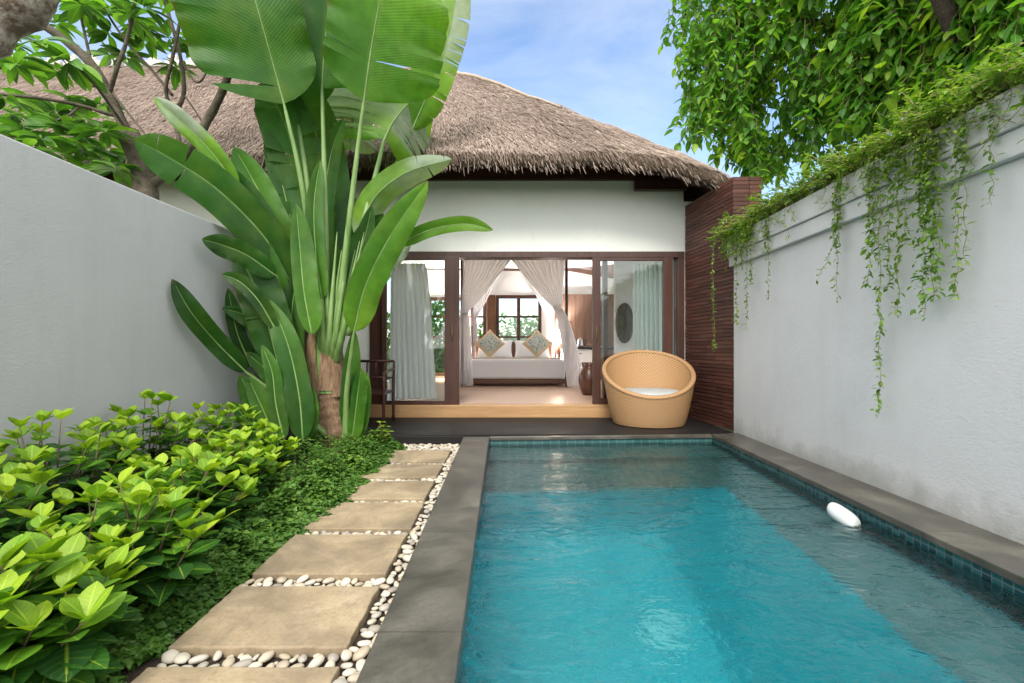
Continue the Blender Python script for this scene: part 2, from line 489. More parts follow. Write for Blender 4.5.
# ------------------------------------------------------------------ bulk leaves
class Leaves:
    """many leaf blades in one mesh: each has a folded, curved blade of nu rows"""
    def __init__(s, prof, nu=4, fold=.25, curl=.25):
        s.items = []; us = np.linspace(0, 1, nu + 1); tv = []; gu = []; gv = []
        for u in us:
            w = prof(u); z = -curl * u * u
            for q in (-1, 0, 1):
                tv.append((u, q * w, z + fold * w * abs(q))); gu.append(u); gv.append(abs(q))
        s.tv = np.array(tv); s.gu = gu; s.gv = gv; s.nu = nu
        fs = []
        for i in range(nu):
            a = i * 3
            fs += [(a, a + 3, a + 4, a + 1), (a + 1, a + 4, a + 5, a + 2)]
        s.tf = np.array(fs)
    def add(s, p, d, up, L, tint, wide=1.0):
        s.items.append((p[0], p[1], p[2], d[0], d[1], d[2], up[0], up[1], up[2], L, tint, wide))
    def build(s, name, mat, parent=None, extra=None):
        A = np.array(s.items, dtype=np.float64); n = len(A)
        t = A[:, 3:6]; t = t / np.linalg.norm(t, axis=1, keepdims=True)
        up = A[:, 6:9]; nn = up - t * np.sum(up * t, axis=1, keepdims=True)
        ln = np.linalg.norm(nn, axis=1, keepdims=True); nn = np.where(ln < 1e-4, np.array([[.3, .9, .2]]), nn / np.maximum(ln, 1e-6))
        sd = np.cross(nn, t); L = A[:, 9]; W = A[:, 11]
        k = len(s.tv)
        V = A[:, None, 0:3] + L[:, None, None] * (s.tv[None, :, 0, None] * t[:, None, :] + W[:, None, None] * s.tv[None, :, 1, None] * sd[:, None, :] + s.tv[None, :, 2, None] * nn[:, None, :])
        V = V.reshape(-1, 3)
        Fc = (s.tf[None, :, :] + (np.arange(n) * k)[:, None, None]).reshape(-1, 4)
        me = bpy.data.meshes.new(name)
        me.vertices.add(len(V)); me.vertices.foreach_set('co', V.astype(np.float32).ravel())
        me.loops.add(Fc.size); me.loops.foreach_set('vertex_index', Fc.astype(np.int32).ravel())
        me.polygons.add(len(Fc)); me.polygons.foreach_set('loop_start', np.arange(0, Fc.size, 4, dtype=np.int32))
        me.polygons.foreach_set('use_smooth', np.ones(len(Fc), dtype=bool))
        me.update(calc_edges=True)
        for nm, arr in (('gu', np.tile(s.gu, n)), ('gv', np.tile(s.gv, n)), ('tint', np.repeat(A[:, 10], k))):
            me.attributes.new(nm, 'FLOAT', 'POINT').data.foreach_set('value', arr.astype(np.float32))
        me.materials.append(mat); me.validate()
        return link(name, me, parent)


def blades(P0, D, S, L, Wd, T, name, mat, parent=None):
    """tapered straw quads (numpy arrays)"""
    n = len(P0)
    V = np.empty((n, 4, 3)); half = S * Wd[:, None] * .5
    V[:, 0] = P0 - half; V[:, 1] = P0 + half
    V[:, 2] = P0 + D * L[:, None] + half * .35; V[:, 3] = P0 + D * L[:, None] - half * .35
    me = bpy.data.meshes.new(name)
    me.vertices.add(n * 4); me.vertices.foreach_set('co', V.astype(np.float32).ravel())
    me.loops.add(n * 4); me.loops.foreach_set('vertex_index', np.arange(n * 4, dtype=np.int32))
    me.polygons.add(n); me.polygons.foreach_set('loop_start', np.arange(0, n * 4, 4, dtype=np.int32))
    me.update(calc_edges=True)
    me.attributes.new('tint', 'FLOAT', 'POINT').data.foreach_set('value', np.repeat(T, 4).astype(np.float32))
    me.materials.append(mat); me.validate()
    return link(name, me, parent)


def ovate(a, tip=1.0): return lambda u: a * (math.sin(math.pi * min(1, u ** .75 * .98 + .01)) ** .85) * (1 if u < .98 else .3)
def lance(a): return lambda u: a * (math.sin(math.pi * (u * .97 + .015)) ** .8)
def obovate(a): return lambda u: a * (math.sin(math.pi * min(1, (u ** 1.08) * .99 + .005)) ** .82)


def rdir(): 
    v = Vector((random.gauss(0, 1), random.gauss(0, 1), random.gauss(0, 1))); return v.normalized()


# ------------------------------------------------------------------ camera, world, sun
cam = bpy.data.cameras.new('camera'); co = bpy.data.objects.new('camera', cam); COL.objects.link(co)
co.location = (0, 0, H); co.rotation_euler = (R(90), 0, 0)
cam.sensor_width = 36; cam.lens = F / 1024 * 36; cam.shift_y = (CY - 341.5) / 1024
cam.clip_start = .05; cam.clip_end = 3000
SC.camera = co

SUN_EL, SUN_AZ = R(45), R(188)
w = bpy.data.worlds.new('World'); SC.world = w; w.use_nodes = True
nt = w.node_tree; nt.nodes.clear(); g = N(nt)
sky = g.n('ShaderNodeTexSky', sky_type='NISHITA', sun_disc=False, sun_elevation=SUN_EL, sun_rotation=SUN_AZ)
sky.air_density = 1.0; sky.dust_density = .6; sky.ozone_density = 2.0
bg = g.n('ShaderNodeBackground'); bg.inputs['Strength'].default_value = .125; g.l(sky.outputs[0], bg.inputs['Color'])
tc = g.n('ShaderNodeTexCoord'); mp = g.n('ShaderNodeMapping'); mp.inputs['Scale'].default_value = (1.2, 1.2, 3.2); mp.inputs['Location'].default_value = (.3, .1, .25)
g.l(tc.outputs['Generated'], mp.inputs['Vector'])
cl = g.noise(mp.outputs['Vector'], 1.7, 7, .58, .7)
cf = g.ramp(cl, [(.38, .0), (.6, .26), (.82, .75)])
bg2 = g.n('ShaderNodeBackground'); bg2.inputs['Color'].default_value = (.93, .96, 1, 1); bg2.inputs['Strength'].default_value = .52
mx = g.n('ShaderNodeMixShader'); g.l(cf, mx.inputs[0]); g.l(bg.outputs[0], mx.inputs[1]); g.l(bg2.outputs[0], mx.inputs[2])
# out-of-view cloud cover added as fill light: overhead, behind the camera, both sides
sxyz = g.n('ShaderNodeSeparateXYZ'); g.l(tc.outputs['Generated'], sxyz.inputs[0])
cov = g.math('MAXIMUM', g.ramp(sxyz.outputs[2], [(.60, 0), (.85, 1)]), g.ramp(g.math('MULTIPLY', sxyz.outputs[1], -1), [(.0, 0), (.45, 1)]))
cov = g.math('MAXIMUM', cov, g.ramp(g.math('ABSOLUTE', sxyz.outputs[0]), [(.66, 0), (.88, 1)]))
cov = g.math('MULTIPLY', cov, g.ramp(cl, [(.25, .55), (.6, 1)]))
bg3 = g.n('ShaderNodeBackground'); bg3.inputs['Color'].default_value = (1, .985, .96, 1); bg3.inputs['Strength'].default_value = 1.05
mx2 = g.n('ShaderNodeMixShader'); g.l(cov, mx2.inputs[0]); g.l(mx.outputs[0], mx2.inputs[1]); g.l(bg3.outputs[0], mx2.inputs[2])
wo = g.n('ShaderNodeOutputWorld'); g.l(mx2.outputs[0], wo.inputs['Surface'])
sl = bpy.data.lights.new('sun', 'SUN'); sl.energy = 1.35; sl.angle = R(18); sl.color = (1, .95, .87)
so = bpy.data.objects.new('sun', sl); COL.objects.link(so)
sd = Vector((math.sin(SUN_AZ) * math.cos(SUN_EL), math.cos(SUN_AZ) * math.cos(SUN_EL), math.sin(SUN_EL)))
so.rotation_euler = sd.to_track_quat('Z', 'Y').to_euler(); so.location = (3, -4, 12)
SC.view_settings.view_transform = 'Standard'; SC.view_settings.look = 'None'; SC.view_settings.exposure = 1.38; SC.view_settings.gamma = 1
cy = SC.cycles
cy.use_denoising = True
try: cy.denoiser = 'OPENIMAGEDENOISE'
except Exception: pass
cy.max_bounces = 10; cy.diffuse_bounces = 6; cy.glossy_bounces = 4; cy.transmission_bounces = 6; cy.transparent_max_bounces = 10
cy.caustics_refractive = True; cy.caustics_reflective = False; cy.sample_clamp_indirect = 6

# ------------------------------------------------------------------ setting: ground, pool, path, deck
Lx = lambda y: -.157 - .0233 * y            # pool edge beside the path
Lo = lambda y: -.4624 - .0207 * y           # outer edge of that coping
Rx = lambda y: 2.292 + .028 * y             # pool edge beside the wall
Wx = lambda y: 2.687 + .0177 * y            # face of the garden wall
Y0, YF, YFR = -1.0, 5.40, 5.55
WZ = -.095
mb = MB()
o_, i_ = [(-900, -900), (900, -900), (900, 1500), (-900, 1500)], [(-.40, -1.15), (2.58, -1.15), (2.58, 5.66), (-.40, 5.66)]
a = [mb.vert((x, y, -.14)) for x, y in o_]; b = [mb.vert((x, y, -.14)) for x, y in i_]
for k in range(4): mb.face((a[k], a[(k + 1) % 4], b[(k + 1) % 4], b[k]))
gm, gnt = new_mat('ground_earth'); g = N(gnt)
ncol = g.ramp(g.noise(g.pos(), 3, 6), [(.35, (.03, .05, .015)), (.6, (.06, .07, .025)), (.8, (.08, .06, .035))])
g.out(g.prin(ncol, .95, None, .1))
structure('ground', mb, gm)
mb = MB(); mb.box(-2.98, Lo(1.2) - .80, -1, 5.33, -.20, -.098)
structure('planting_bed', mb, M['soil'])
mb = MB(); mb.prism([(-1.30, .3), (Lo(.3) - .002, .3), (Lo(5.3) - .002, 5.30), (-1.36, 5.30)], -.2, -.088)
structure('path_bed', mb, M['soil'])

# pool basin: floor and four walls with the submerged steps
mb = MB()
c = [(Lx(Y0), Y0), (Rx(Y0), Y0), (Rx(YFR), YFR), (Lx(YF), YF)]
ZB = -1.30
lo = [mb.vert((x, y, ZB)) for x, y in c]; hi = [mb.vert((x, y, -.045)) for x, y in c]
mb.face(lo, 0)
for k in range(4): mb.face((lo[k], hi[k], hi[(k + 1) % 4], lo[(k + 1) % 4]), 0 if k != 2 else 3)
mb.prism([(Lx(4.9) + .003, 4.85), (Rx(4.9) - .003, 4.97), (Rx(YFR) - .003, YFR - .003), (Lx(YF) + .003, YF - .003)], -.454, -.28, 3)
BX = lambda y: 1.66 + .062 * y
mb.prism([(Lx(3.95) + .004, 3.95), (BX(4.1), 4.12), (Rx(YFR) - .004, YFR - .004), (Lx(YF) + .004, YF - .004)], ZB + .003, -.46, 3, side=0)
mb.prism([(BX(Y0), Y0 + .004), (Rx(Y0) - .004, Y0 + .004), (Rx(5.5) - .004, 5.5), (BX(4.1) + .001, 4.118)], ZB + .004, -.461, 1, side=0)
# sloped flank added so the long bench's side catches more light
fa = [mb.vert(p) for p in ((BX(Y0) - .001, Y0 + .01, -.463), (BX(4.1) - .001, 4.11, -.463), (BX(4.1) - .62, 4.05, ZB + .006), (BX(Y0) - .62, Y0 + .01, ZB + .006))]
mb.face(fa, 0)
# darker mosaic band round the waterline
for (p, q, nx, ny) in ((c[0], c[3], 1, 0), (c[1], c[2], -1, 0)):
    e = .004
    ids = [mb.vert((p[0] + nx * e, p[1] + ny * e, -.048)), mb.vert((q[0] + nx * e, q[1] + ny * e, -.048)), mb.vert((q[0] + nx * e, q[1] + ny * e, -.42)), mb.vert((p[0] + nx * e, p[1] + ny * e, -.42))]
    mb.face(ids, 2)
structure('pool', mb, [M['pooltile'], M['steptile'], M['edgetile'], M['farstep_reflection']])
mb = MB()
mb.grid(lambda u, v: ((1 - u) * (Lx(Y0 + v * 6.4) + .001) + u * (Rx(Y0 + v * 6.4) - .001), Y0 + .001 + v * ((YF - Y0) * (1 - u) + (YFR - Y0) * u - .002), WZ), 8, 12)
structure('water', mb, M['water'])
mb = MB()
mb.prism([(Lo(Y0), Y0), (Lx(Y0) + .012, Y0), (Lx(YF) + .012, YF - .015), (Lo(YF), YF - .015)], -.16, 0)
mb.prism([(Rx(Y0) - .012, Y0), (Wx(Y0) + .02, Y0), (Wx(5.62) + .02, 5.62), (Rx(YFR) - .012, YFR - .01)], -.045, 0)
mb.prism([(Lo(Y0), Y0 - .32), (Wx(Y0), Y0 - .32), (Wx(Y0), Y0 - .003), (Lo(Y0), Y0 - .003)], -.16, 0)
mb.prism([(Lx(YF) + .015, YF - .022), (Rx(YFR) - .016, YFR - .022), (Rx(YFR) - .016, YFR + .05), (Lx(YF) + .015, YF + .05)], -.045, -.006)
tag(mb.build('pool_coping', M['coping'], bevel=.006), kind='structure')
# tiled band visible between coping and water is the pool wall itself
mb = MB()
y = 0.0; k = 0
NB = 16
for k in range(NB):
    f0, f1 = k / NB, (k + 1) / NB
    yl0, yl1 = YF + .054 + f0 * (6.99 - YF - .054), YF + .054 + f1 * (6.99 - YF - .054) - .008
    yr0, yr1 = YFR + .054 + f0 * (6.99 - YFR - .054), YFR + .054 + f1 * (6.99 - YFR - .054) - .008
    mb.prism([(-2.99, yl0), (Lo(YF) if False else 2.74, yr0), (2.74, yr1), (-2.99, yl1)], -.035, 0, t=random.random())
yl = YF + .054
mb.prism([(-2.99, yl - .02), (Lo(YF) - .004, yl - .02), (Lo(YF) - .004, yl - .002), (-2.99, yl - .002)], -.15, -.002, t=.6)
tag(mb.build('deck', M['deck'], bevel=.003), kind='structure')

# ------------------------------------------------------------------ stepping stones
STONES = [(1.13, 1.574), (1.675, 2.105), (2.22, 2.69), (2.78, 3.25), (3.325, 3.77), (3.88, 4.31), (4.41, 4.90)]
ORD = ['seventh', 'sixth', 'fifth', 'fourth', 'third', 'second', 'first']
for k, (y0, y1) in enumerate(STONES):
    xr = -.575 - .017 * y0 + random.uniform(-.006, .006); xl = xr - .655
    n = 14; poly = []
    for (ax, ay), (bx, by) in (((xl, y0), (xr, y0)), ((xr, y0), (xr - .006, y1)), ((xr - .006, y1), (xl - .01, y1)), ((xl - .01, y1), (xl, y0))):
        for q in range(n):
            t = q / n; poly.append((ax + (bx - ax) * t + random.uniform(-.0035, .0035), ay + (by - ay) * t + random.uniform(-.0035, .0035)))
    mb = MB(); mb.prism(poly, -.12, -.05)
    o = mb.build('stepping_stone', M['sandstone'], bevel=.006)
    tag(o, '%s sandstone stepping stone counted from the dark timber deck' % ORD[k] if k else 'stepping stone farthest from the deck, cut off at the bottom of the photo',
        'stepping stone', 'sandstone stepping stones beside the pool')

# ------------------------------------------------------------------ pebbles
def pebble_mesh(k):
    r = random.Random(k)
    e = [(1, .66, .42), (1, .58, .36), (1, .78, .42), (1, .52, .38)][k % 4]
    mb = MB(); sh = Vector((r.random() * 9, r.random() * 9, r.random() * 9))
    def fn(u, v):
        a, b = 2 * math.pi * u, math.pi * (v - .5)
        p = Vector((math.cos(a) * math.cos(b), math.sin(a) * math.cos(b), math.sin(b)))
        q = 1 + .16 * mnoise.noise(Vector((p.x, p.y, p.z)) * 1.1 + sh)
        return (p.x * e[0] * q, p.y * e[1] * q, p.z * e[2] * q)
    mb.grid(fn, 14, 8)
    return mb
pm = [pebble_mesh(k) for k in range(8)]
spots = []
def in_stone(x, y, m):
    for (y0, y1) in STONES:
        xr = -.575 - .017 * y0
        if y0 - m < y < y1 + m and xr - .665 - m < x < xr + m: return True
    return False
cells = {}
for tries in range(60000):
    y = random.uniform(1.0, 5.28); x = random.uniform(-1.235 - .015 * y, Lo(y) - .02)
    s = random.uniform(.023, .037) if tries < 25000 else random.uniform(.014, .026)
    if in_stone(x, y, s * .58): continue
    if x > Lo(y) - s * .75: continue
    key = (int(x / .09), int(y / .09)); ok = True
    for i in (-1, 0, 1):
        for j in (-1, 0, 1):
            for (X, Y, S) in cells.get((key[0] + i, key[1] + j), ()):
                if (X - x) ** 2 + (Y - y) ** 2 < ((S + s) * .74) ** 2: ok = False
    if ok: cells.setdefault(key, []).append((x, y, s)); spots.append((x, y, s))
spots.sort(key=lambda q: q[1])
meshes = []
for k, m_ in enumerate(pm):
    o = m_.build('pebble', M['pebble']); meshes.append(o.data); bpy.data.objects.remove(o)
rest = MB()
vis = [q for q in spots if q[1] > 1.45]
near, far_ = vis[:295], vis[295:]
for k, (x, y, s) in enumerate(near):
    o = link('pebble', meshes[k % 8])
    o.location = (x, y, -.088 + s * .45 + random.uniform(0, .006)); o.scale = (s, s, s)
    o.rotation_euler = (random.uniform(-.25, .25), random.uniform(-.25, .25), random.uniform(0, 6.28))
    tag(o, 'smooth pale river pebble packed in gaps around the near stepping stones', 'pebble', 'river pebbles between the stepping stones')
for k, (x, y, s) in enumerate(far_):
    src = pm[k % 8]; base = len(rest.v); a = random.uniform(0, 6.28); ca, sa = math.cos(a), math.sin(a); t = random.random()
    for p in src.v:
        rest.vert((x + s * (p[0] * ca - p[1] * sa), y + s * (p[0] * sa + p[1] * ca), -.084 + s * (.45 + p[2])), t=t)
    for f in src.f: rest.face([base + q for q in f], 0, True)
tag(rest.build('pebbles', M['pebble']), 'pale river pebbles filling the far gaps of the stepping stone path', 'pebbles', kind='stuff')

# ------------------------------------------------------------------ garden walls
mb = MB(); mb.box(-3.2, -3.0, -1.5, 6.98, -.14, 2.31)
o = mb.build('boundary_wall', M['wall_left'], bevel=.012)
tag(o, 'plain grey plastered garden wall behind the lime leaved shrubs', 'wall')
wr = thing('boundary_wall', (2.9, 2.5, 0), 'pale plastered garden wall with thick cap along the pool', 'wall')
mb = MB(); mb.prism([(Wx(-1.5), -1.5), (Wx(-1.5) + .25, -1.5), (Wx(5.72) + .25, 5.72), (Wx(5.72), 5.72)], -.14, 2.07)
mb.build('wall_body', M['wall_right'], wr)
mb = MB()
mb.prism([(Wx(-1.5) - .055, -1.5), (Wx(-1.5) + .30, -1.5), (Wx(5.74) + .30, 5.74), (Wx(5.74) - .055, 5.74)], 2.072, 2.215)
mb.prism([(Wx(-1.5) - .08, -1.5), (Wx(-1.5) + .32, -1.5), (Wx(5.745) + .32, 5.745), (Wx(5.745) - .08, 5.745)], 2.217, 2.43)
mb.build('wall_cap', M['wall_right'], wr, bevel=.008)

# ------------------------------------------------------------------ the villa
FY = 7.0
villa = thing('villa', (0, 8, 0), 'thatched villa with white facade and open sliding doors behind the pool', 'house')
FX = lambda px: (px - CX) / 65.0
mb = MB()
mb.box(-7.5, -2.18, FY, FY + .16, -.14, 3.62)           # beside the doors
mb.box(-2.18, 2.64, FY, FY + .16, 2.53, 3.62); mb.box(2.642, 3.3, FY, FY + .16, -.1, 3.3)           # above the doors
mb.build('facade_wall', M['facade'], villa)
mb = MB(); mb.box(-7.5, 2.1, FY - .05, FY + .2, 3.622, 4.2); mb.build('beam', M['timber'], villa)
mb = MB(); mb.box(-2.4, 2.64, FY - .16, FY + .02, .002, .188); mb.build('door_step', M['stepwood'], villa, bevel=.006)
mb = MB(); mb.box(-2.9, 3.2, FY + .022, 13.0, -.1, .19); mb.build('bedroom_floor', M['floor'], villa)
# bedroom shell: back windows, plus unseen side openings added to let daylight in
BY = 13.0
def wall_with_holes(x0, x1, z0, z1, holes, y0, y1):
    mb = MB(); xs = sorted(holes)
    cx_ = x0
    for (a, b, c_, d_) in xs:
        mb.box(cx_, a, y0, y1, z0, z1); mb.box(a, b, y0, y1, z0, c_); mb.box(a, b, y0, y1, d_, z1); cx_ = b
    mb.box(cx_, x1, y0, y1, z0, z1); return mb
W1 = (-2.40, -.74, .25, 2.50); W2 = (-.46, .84, .95, 2.56)
wall_with_holes(-2.9, 3.2, .19, 3.3, [W1, W2], BY, BY + .15).build('back_wall', M['inner'], villa)
mb = MB(); mb.box(-3.05, -2.902, FY + .2, 7.3, .19, 3.3); mb.box(-3.05, -2.902, 12.2, BY, .19, 3.3); mb.box(-3.05, -2.902, 7.3, 12.2, .19, .26); mb.box(-3.05, -2.902, 7.3, 12.2, 3.2, 3.3)
mb.box(3.202, 3.35, FY + .2, 7.3, .19, 3.3); mb.box(3.202, 3.35, 12.6, BY, .19, 3.3); mb.box(3.202, 3.35, 7.3, 12.6, .19, .26); mb.box(3.202, 3.35, 7.3, 12.6, 3.2, 3.3)
mb.build('end_wall', M['inner'], villa)
mb = MB(); mb.box(1.95, 3.2, 8.6, 8.72, .192, 3.3); mb.build('partition_wall', M['inner'], villa)
mb = MB(); mb.box(-3.05, 3.35, FY + .165, BY + .15, 3.302, 3.36); mb.build('ceiling', M['ceiling'], villa)
# door frame
T = M['timber']; TZ = M['timber_z']
mb = MB()
mb.box(-2.18, 2.64, FY - .04, FY + .18, 2.437, 2.528)
mb.box(-2.18, -1.98, FY - .04, FY + .18, .19, 2.435)
mb.box(2.545, 2.64, FY - .04, FY + .18, .19, 2.435)
mb.box(1.415, 1.477, FY + .02, FY + .16, .19, 2.435)
mb.build('door_frame', TZ, villa, bevel=.005)
def leaf_door(x0, x1, y, st_l, st_r, name, zb=.19, handle=None):
    mb = MB()
    mb.box(x0, x0 + st_l, y, y + .05, zb, 2.435); mb.box(x1 - st_r, x1, y, y + .05, zb, 2.435)
    mb.box(x0 + st_l + .001, x1 - st_r - .001, y + .002, y + .048, zb, zb + .085); mb.box(x0 + st_l + .001, x1 - st_r - .001, y + .002, y + .048, 2.385, 2.434)
    f = mb.build(name, TZ, villa, bevel=.004)
    mb = MB(); mb.box(x0 + st_l - .01, x1 - st_r + .01, y + .021, y + .027, zb + .08, 2.39)
    mb.build('pane', M['glass'], f)
    if handle is not None:
        mb = MB(); hx = handle
        mb.grid(lambda u, v: (hx + .022 * math.cos(2 * math.pi * u) * math.sin(math.pi * v), y - .006 - .014 * abs(math.sin(math.pi * v)) * abs(math.sin(2 * math.pi * u)), 1.12 + .28 * v), 10, 8)
        mb.build('handle', M['brass'], f)
    return f
leaf_door(-1.975, -.80, FY - .10, .07, .225, 'sliding_door', .165, -.91)
leaf_door(1.232, 2.46, FY + .05 - .10, .122, .15, 'sliding_door', .195, 1.295)
# small strip of fixed glass beside the jamb
mb = MB(); mb.box(2.462, 2.543, FY + .09, FY + .096, .2, 2.40); mb.build('pane', M['glass'], villa)
# back windows
for (a, b, c_, d_), ms in ((W1, 2), (W2, 2)):
    mb = MB(); y0, y1 = BY - .03, BY + .12; w_ = .09
    mb.box(a, a + w_, y0, y1, c_, d_); mb.box(b - w_, b, y0, y1, c_, d_); mb.box(a + w_ + .001, b - w_ - .001, y0, y1, d_ - w_, d_); mb.box(a + w_ + .001, b - w_ - .001, y0, y1, c_, c_ + w_)
    for q in range(1, ms):
        xm = a + (b - a) * q / ms; mb.box(xm - .05, xm + .05, y0 + .01, y1 - .01, c_ + w_, d_ - w_)
    mb.box(a + w_, b - w_, y0 + .02, y1 - .02, 1.92, 1.97); mb.box(a + w_, b - w_, y0 + .02, y1 - .02, 1.34, 1.39)
    f = mb.build('window', TZ, villa, bevel=.004)
    mb = MB(); mb.box(a + .05, b - .05, BY + .05, BY + .056, c_ + .05, d_ - .05); mb.build('pane', M['glass'], f)
mb = MB(); mb.box(-.70, -.47, BY - .09, BY - .035, .95, 2.56); mb.build('shutter', M['bedwood'], villa, bevel=.01)
# slatted red-brown side wall closing the terrace
mb = MB()
xa, xb = 2.645, 2.80
zz = 0.002; nrow = 62; hrow = (3.22 - .002) / nrow
for k in range(nrow):
    z0 = zz + k * hrow; q = 0; y = 5.76
    off = (k % 2) * .2
    edges = [5.76] + [5.76 + off + .4 * j + .2 for j in range(0, 4)]; edges = [e for e in edges if e < FY - .06] + [FY - .042]
    for j in range(len(edges) - 1):
        e0, e1 = edges[j], edges[j + 1]
        if e1 - e0 < .02: continue
        fx = lambda yy: xb + (xa - xb) * (yy - 5.76) / (FY - 5.76)
        jit = random.uniform(-.003, .003)
        mb.prism([(fx(e0) + jit, e0 + .001), (fx(e1) + jit, e1 - .001), (fx(e1) + .2, e1 - .001), (fx(e0) + .2, e0 + .001)][::-1], z0 + .003, z0 + hrow - .003, t=random.random())
    mb.box(xb + .205, 3.16, 5.758, 5.95, z0 + .003, z0 + hrow - .003, t=random.random())
mb.prism([(2.86, 5.775), (3.13, 5.775), (3.13, FY - .06), (2.70, FY - .06)], .003, 3.21, t=0)
mb.build('brick_wall', M['brick'], villa)

# ---- thatched roof
RZ, RY, AX = 6.90, 9.5, -1.75
EC = [(-14, 6.2, 3.72), (1.2, 6.2, 3.72), (1.7, 6.19, 3.69), (2.2, 6.14, 3.58), (2.75, 6.08, 3.40), (3.16, 6.2, 3.27), (3.42, 6.65, 3.22), (3.62, 7.6, 3.26), (3.7, 9.5, 3.35), (3.62, 11.5, 3.25), (3.0, 12.7, 3.15), (1.5, 12.9, 3.45), (-14, 12.9, 3.5)]
ET = [0, 15.2, 15.7, 16.2, 16.7, 17.1, 17.6, 18.6, 20.5, 22.5, 23.8, 25.3, 40.8]
def eave(t):
    for i in range(len(ET) - 1):
        if t <= ET[i + 1]: break
    q = (t - ET[i]) / (ET[i + 1] - ET[i])
    return Vector(EC[i]).lerp(Vector(EC[i + 1]), q)
def ridge(t):
    e = eave(t); return Vector((min(e.x, AX) if (t < 15.2 or t > 25.3) else AX, RY, RZ))
def roof(t, s, off=0.0):
    e, r_ = eave(t), ridge(t); p = r_.lerp(e, s)
    bul = .07 * math.sin(math.pi * s ** .9) + .05 * mnoise.noise(p * 1.1) + .02 * mnoise.noise(p * 4)
    # the hip end is fuller than the straight slope
    q = math.exp(-((t - 17) / 1.6) ** 2); bul += .05 * q * math.sin(math.pi * s)
    return p + Vector((0, -.35, .93)) * (bul if t < 18 else bul * .8) + Vector((0, 0, off))
ts = list(np.linspace(0, 14.5, 60)) + list(np.linspace(14.7, 19, 50)) + list(np.linspace(19.3, 40.8, 60))
mb = MB()
ns = 26; top = []; bot = []
for t in ts:
    top.append([mb.vert(roof(t, k / ns)) for k in range(ns + 1)]); bot.append([mb.vert(roof(t, k / ns, -.2)) for k in range(ns + 1)])
for i in range(len(ts) - 1):
    for k in range(ns):
        mb.face((top[i][k], top[i][k + 1], top[i + 1][k + 1], top[i + 1][k]), 0, True)
        mb.face((bot[i][k], bot[i + 1][k], bot[i + 1][k + 1], bot[i][k + 1]), 1, True)
    mb.face((top[i][ns], bot[i][ns], bot[i + 1][ns], top[i + 1][ns]), 0, True)
rf = mb.build('roof', [M['thatch_bed'], M['timber']], villa)
NS = 120000
P0 = np.empty((NS, 3)); D = np.empty((NS, 3)); S = np.empty((NS, 3)); Ls = np.empty(NS); Ws = np.empty(NS); Ts = np.empty(NS)
i = 0
while i < NS:
    t = random.uniform(1, 19.5); s = random.random() ** .8
    if t > 15.2 and random.random() > s + .05: continue
    p = roof(t, s); q = roof(t, s + .01); dn = (q - p).normalized()
    dn = (dn + Vector((random.gauss(0, .20), random.gauss(0, .07), random.gauss(0, .035) + .01))).normalized()
    sd_ = dn.cross(Vector((0, -.7, .7))).normalized()
    P0[i] = p + Vector((0, -.02, .03)) * random.uniform(.0, .9); D[i] = dn; S[i] = sd_
    Ls[i] = random.uniform(.05, .17); Ws[i] = random.uniform(.005, .012); Ts[i] = min(1, max(0, random.gauss(.55, .22) + .25 * mnoise.noise(p * .9) + (.12 if s > .9 else 0))); i += 1
blades(P0, D, S, Ls, Ws, Ts, 'straw', M['thatch'], rf)
NF = 18000
P0 = np.empty((NF, 3)); D = np.empty((NF, 3)); S = np.empty((NF, 3)); Ls = np.empty(NF); Ws = np.empty(NF); Ts = np.empty(NF)
for i in range(NF):
    t = random.uniform(2, 19.2); s = random.uniform(.955, 1.0)
    p = roof(t, s, -random.uniform(0, .2) * (1 if random.random() < .6 else 0)); o1 = roof(t, .99); o2 = roof(t, 1.0); dn = (o2 - o1).normalized()
    cl_ = .5 + .9 * mnoise.noise(Vector((t * 3.1, 0, 0)))
    dn = (dn * .8 + Vector((random.gauss(0, .16), random.gauss(0, .1) + .05, -random.uniform(.2, 1.0)))).normalized()
    P0[i] = p; D[i] = dn; S[i] = Vector((random.gauss(1, .3), random.gauss(.2, .4), 0)).normalized()
    Ls[i] = random.uniform(.05, .15) + .06 * cl_ * random.random(); Ws[i] = random.uniform(.006, .013); Ts[i] = min(1, max(0, random.gauss(.62, .22)))
blades(P0, D, S, Ls, Ws, Ts, 'straw_fringe', M['thatch'], rf)
mb = MB(); mb.tube([roof(16.35, s, .05) for s in np.linspace(.03, .62, 30)], [.045 * (1 - .6 * k / 29) for k in range(30)], 7); mb.build('hip_roll', M['hiprope'], rf)
mb = MB()
x = -13.5
while x < -3.2:
    mb.prism([(x, RY - .09), (x + .36, RY - .09), (x + .36, RY + .09), (x, RY + .09)], RZ - .02, RZ + .12)
    mb.prism([(x + .05, RY - .05), (x + .22, RY - .05), (x + .22, RY + .05), (x + .05, RY + .05)], RZ + .12, RZ + .26)
    x += .42
mb.build('ridge_cap', M['ridge'], rf, bevel=.03)
# rafters under the eave
for x in np.arange(-6.9, 1.5, .75):
    pass
mb = MB(); mb.tube([Vector((2.5, 6.98, 3.64)), Vector((2.95, 6.28, 3.30))], .07, 4); mb.build('rafter', T, villa)
mb = MB(); mb.box(1.86, 2.64, FY - .14, FY - .055, 3.44, 3.60); mb.build('rafter', T, villa)

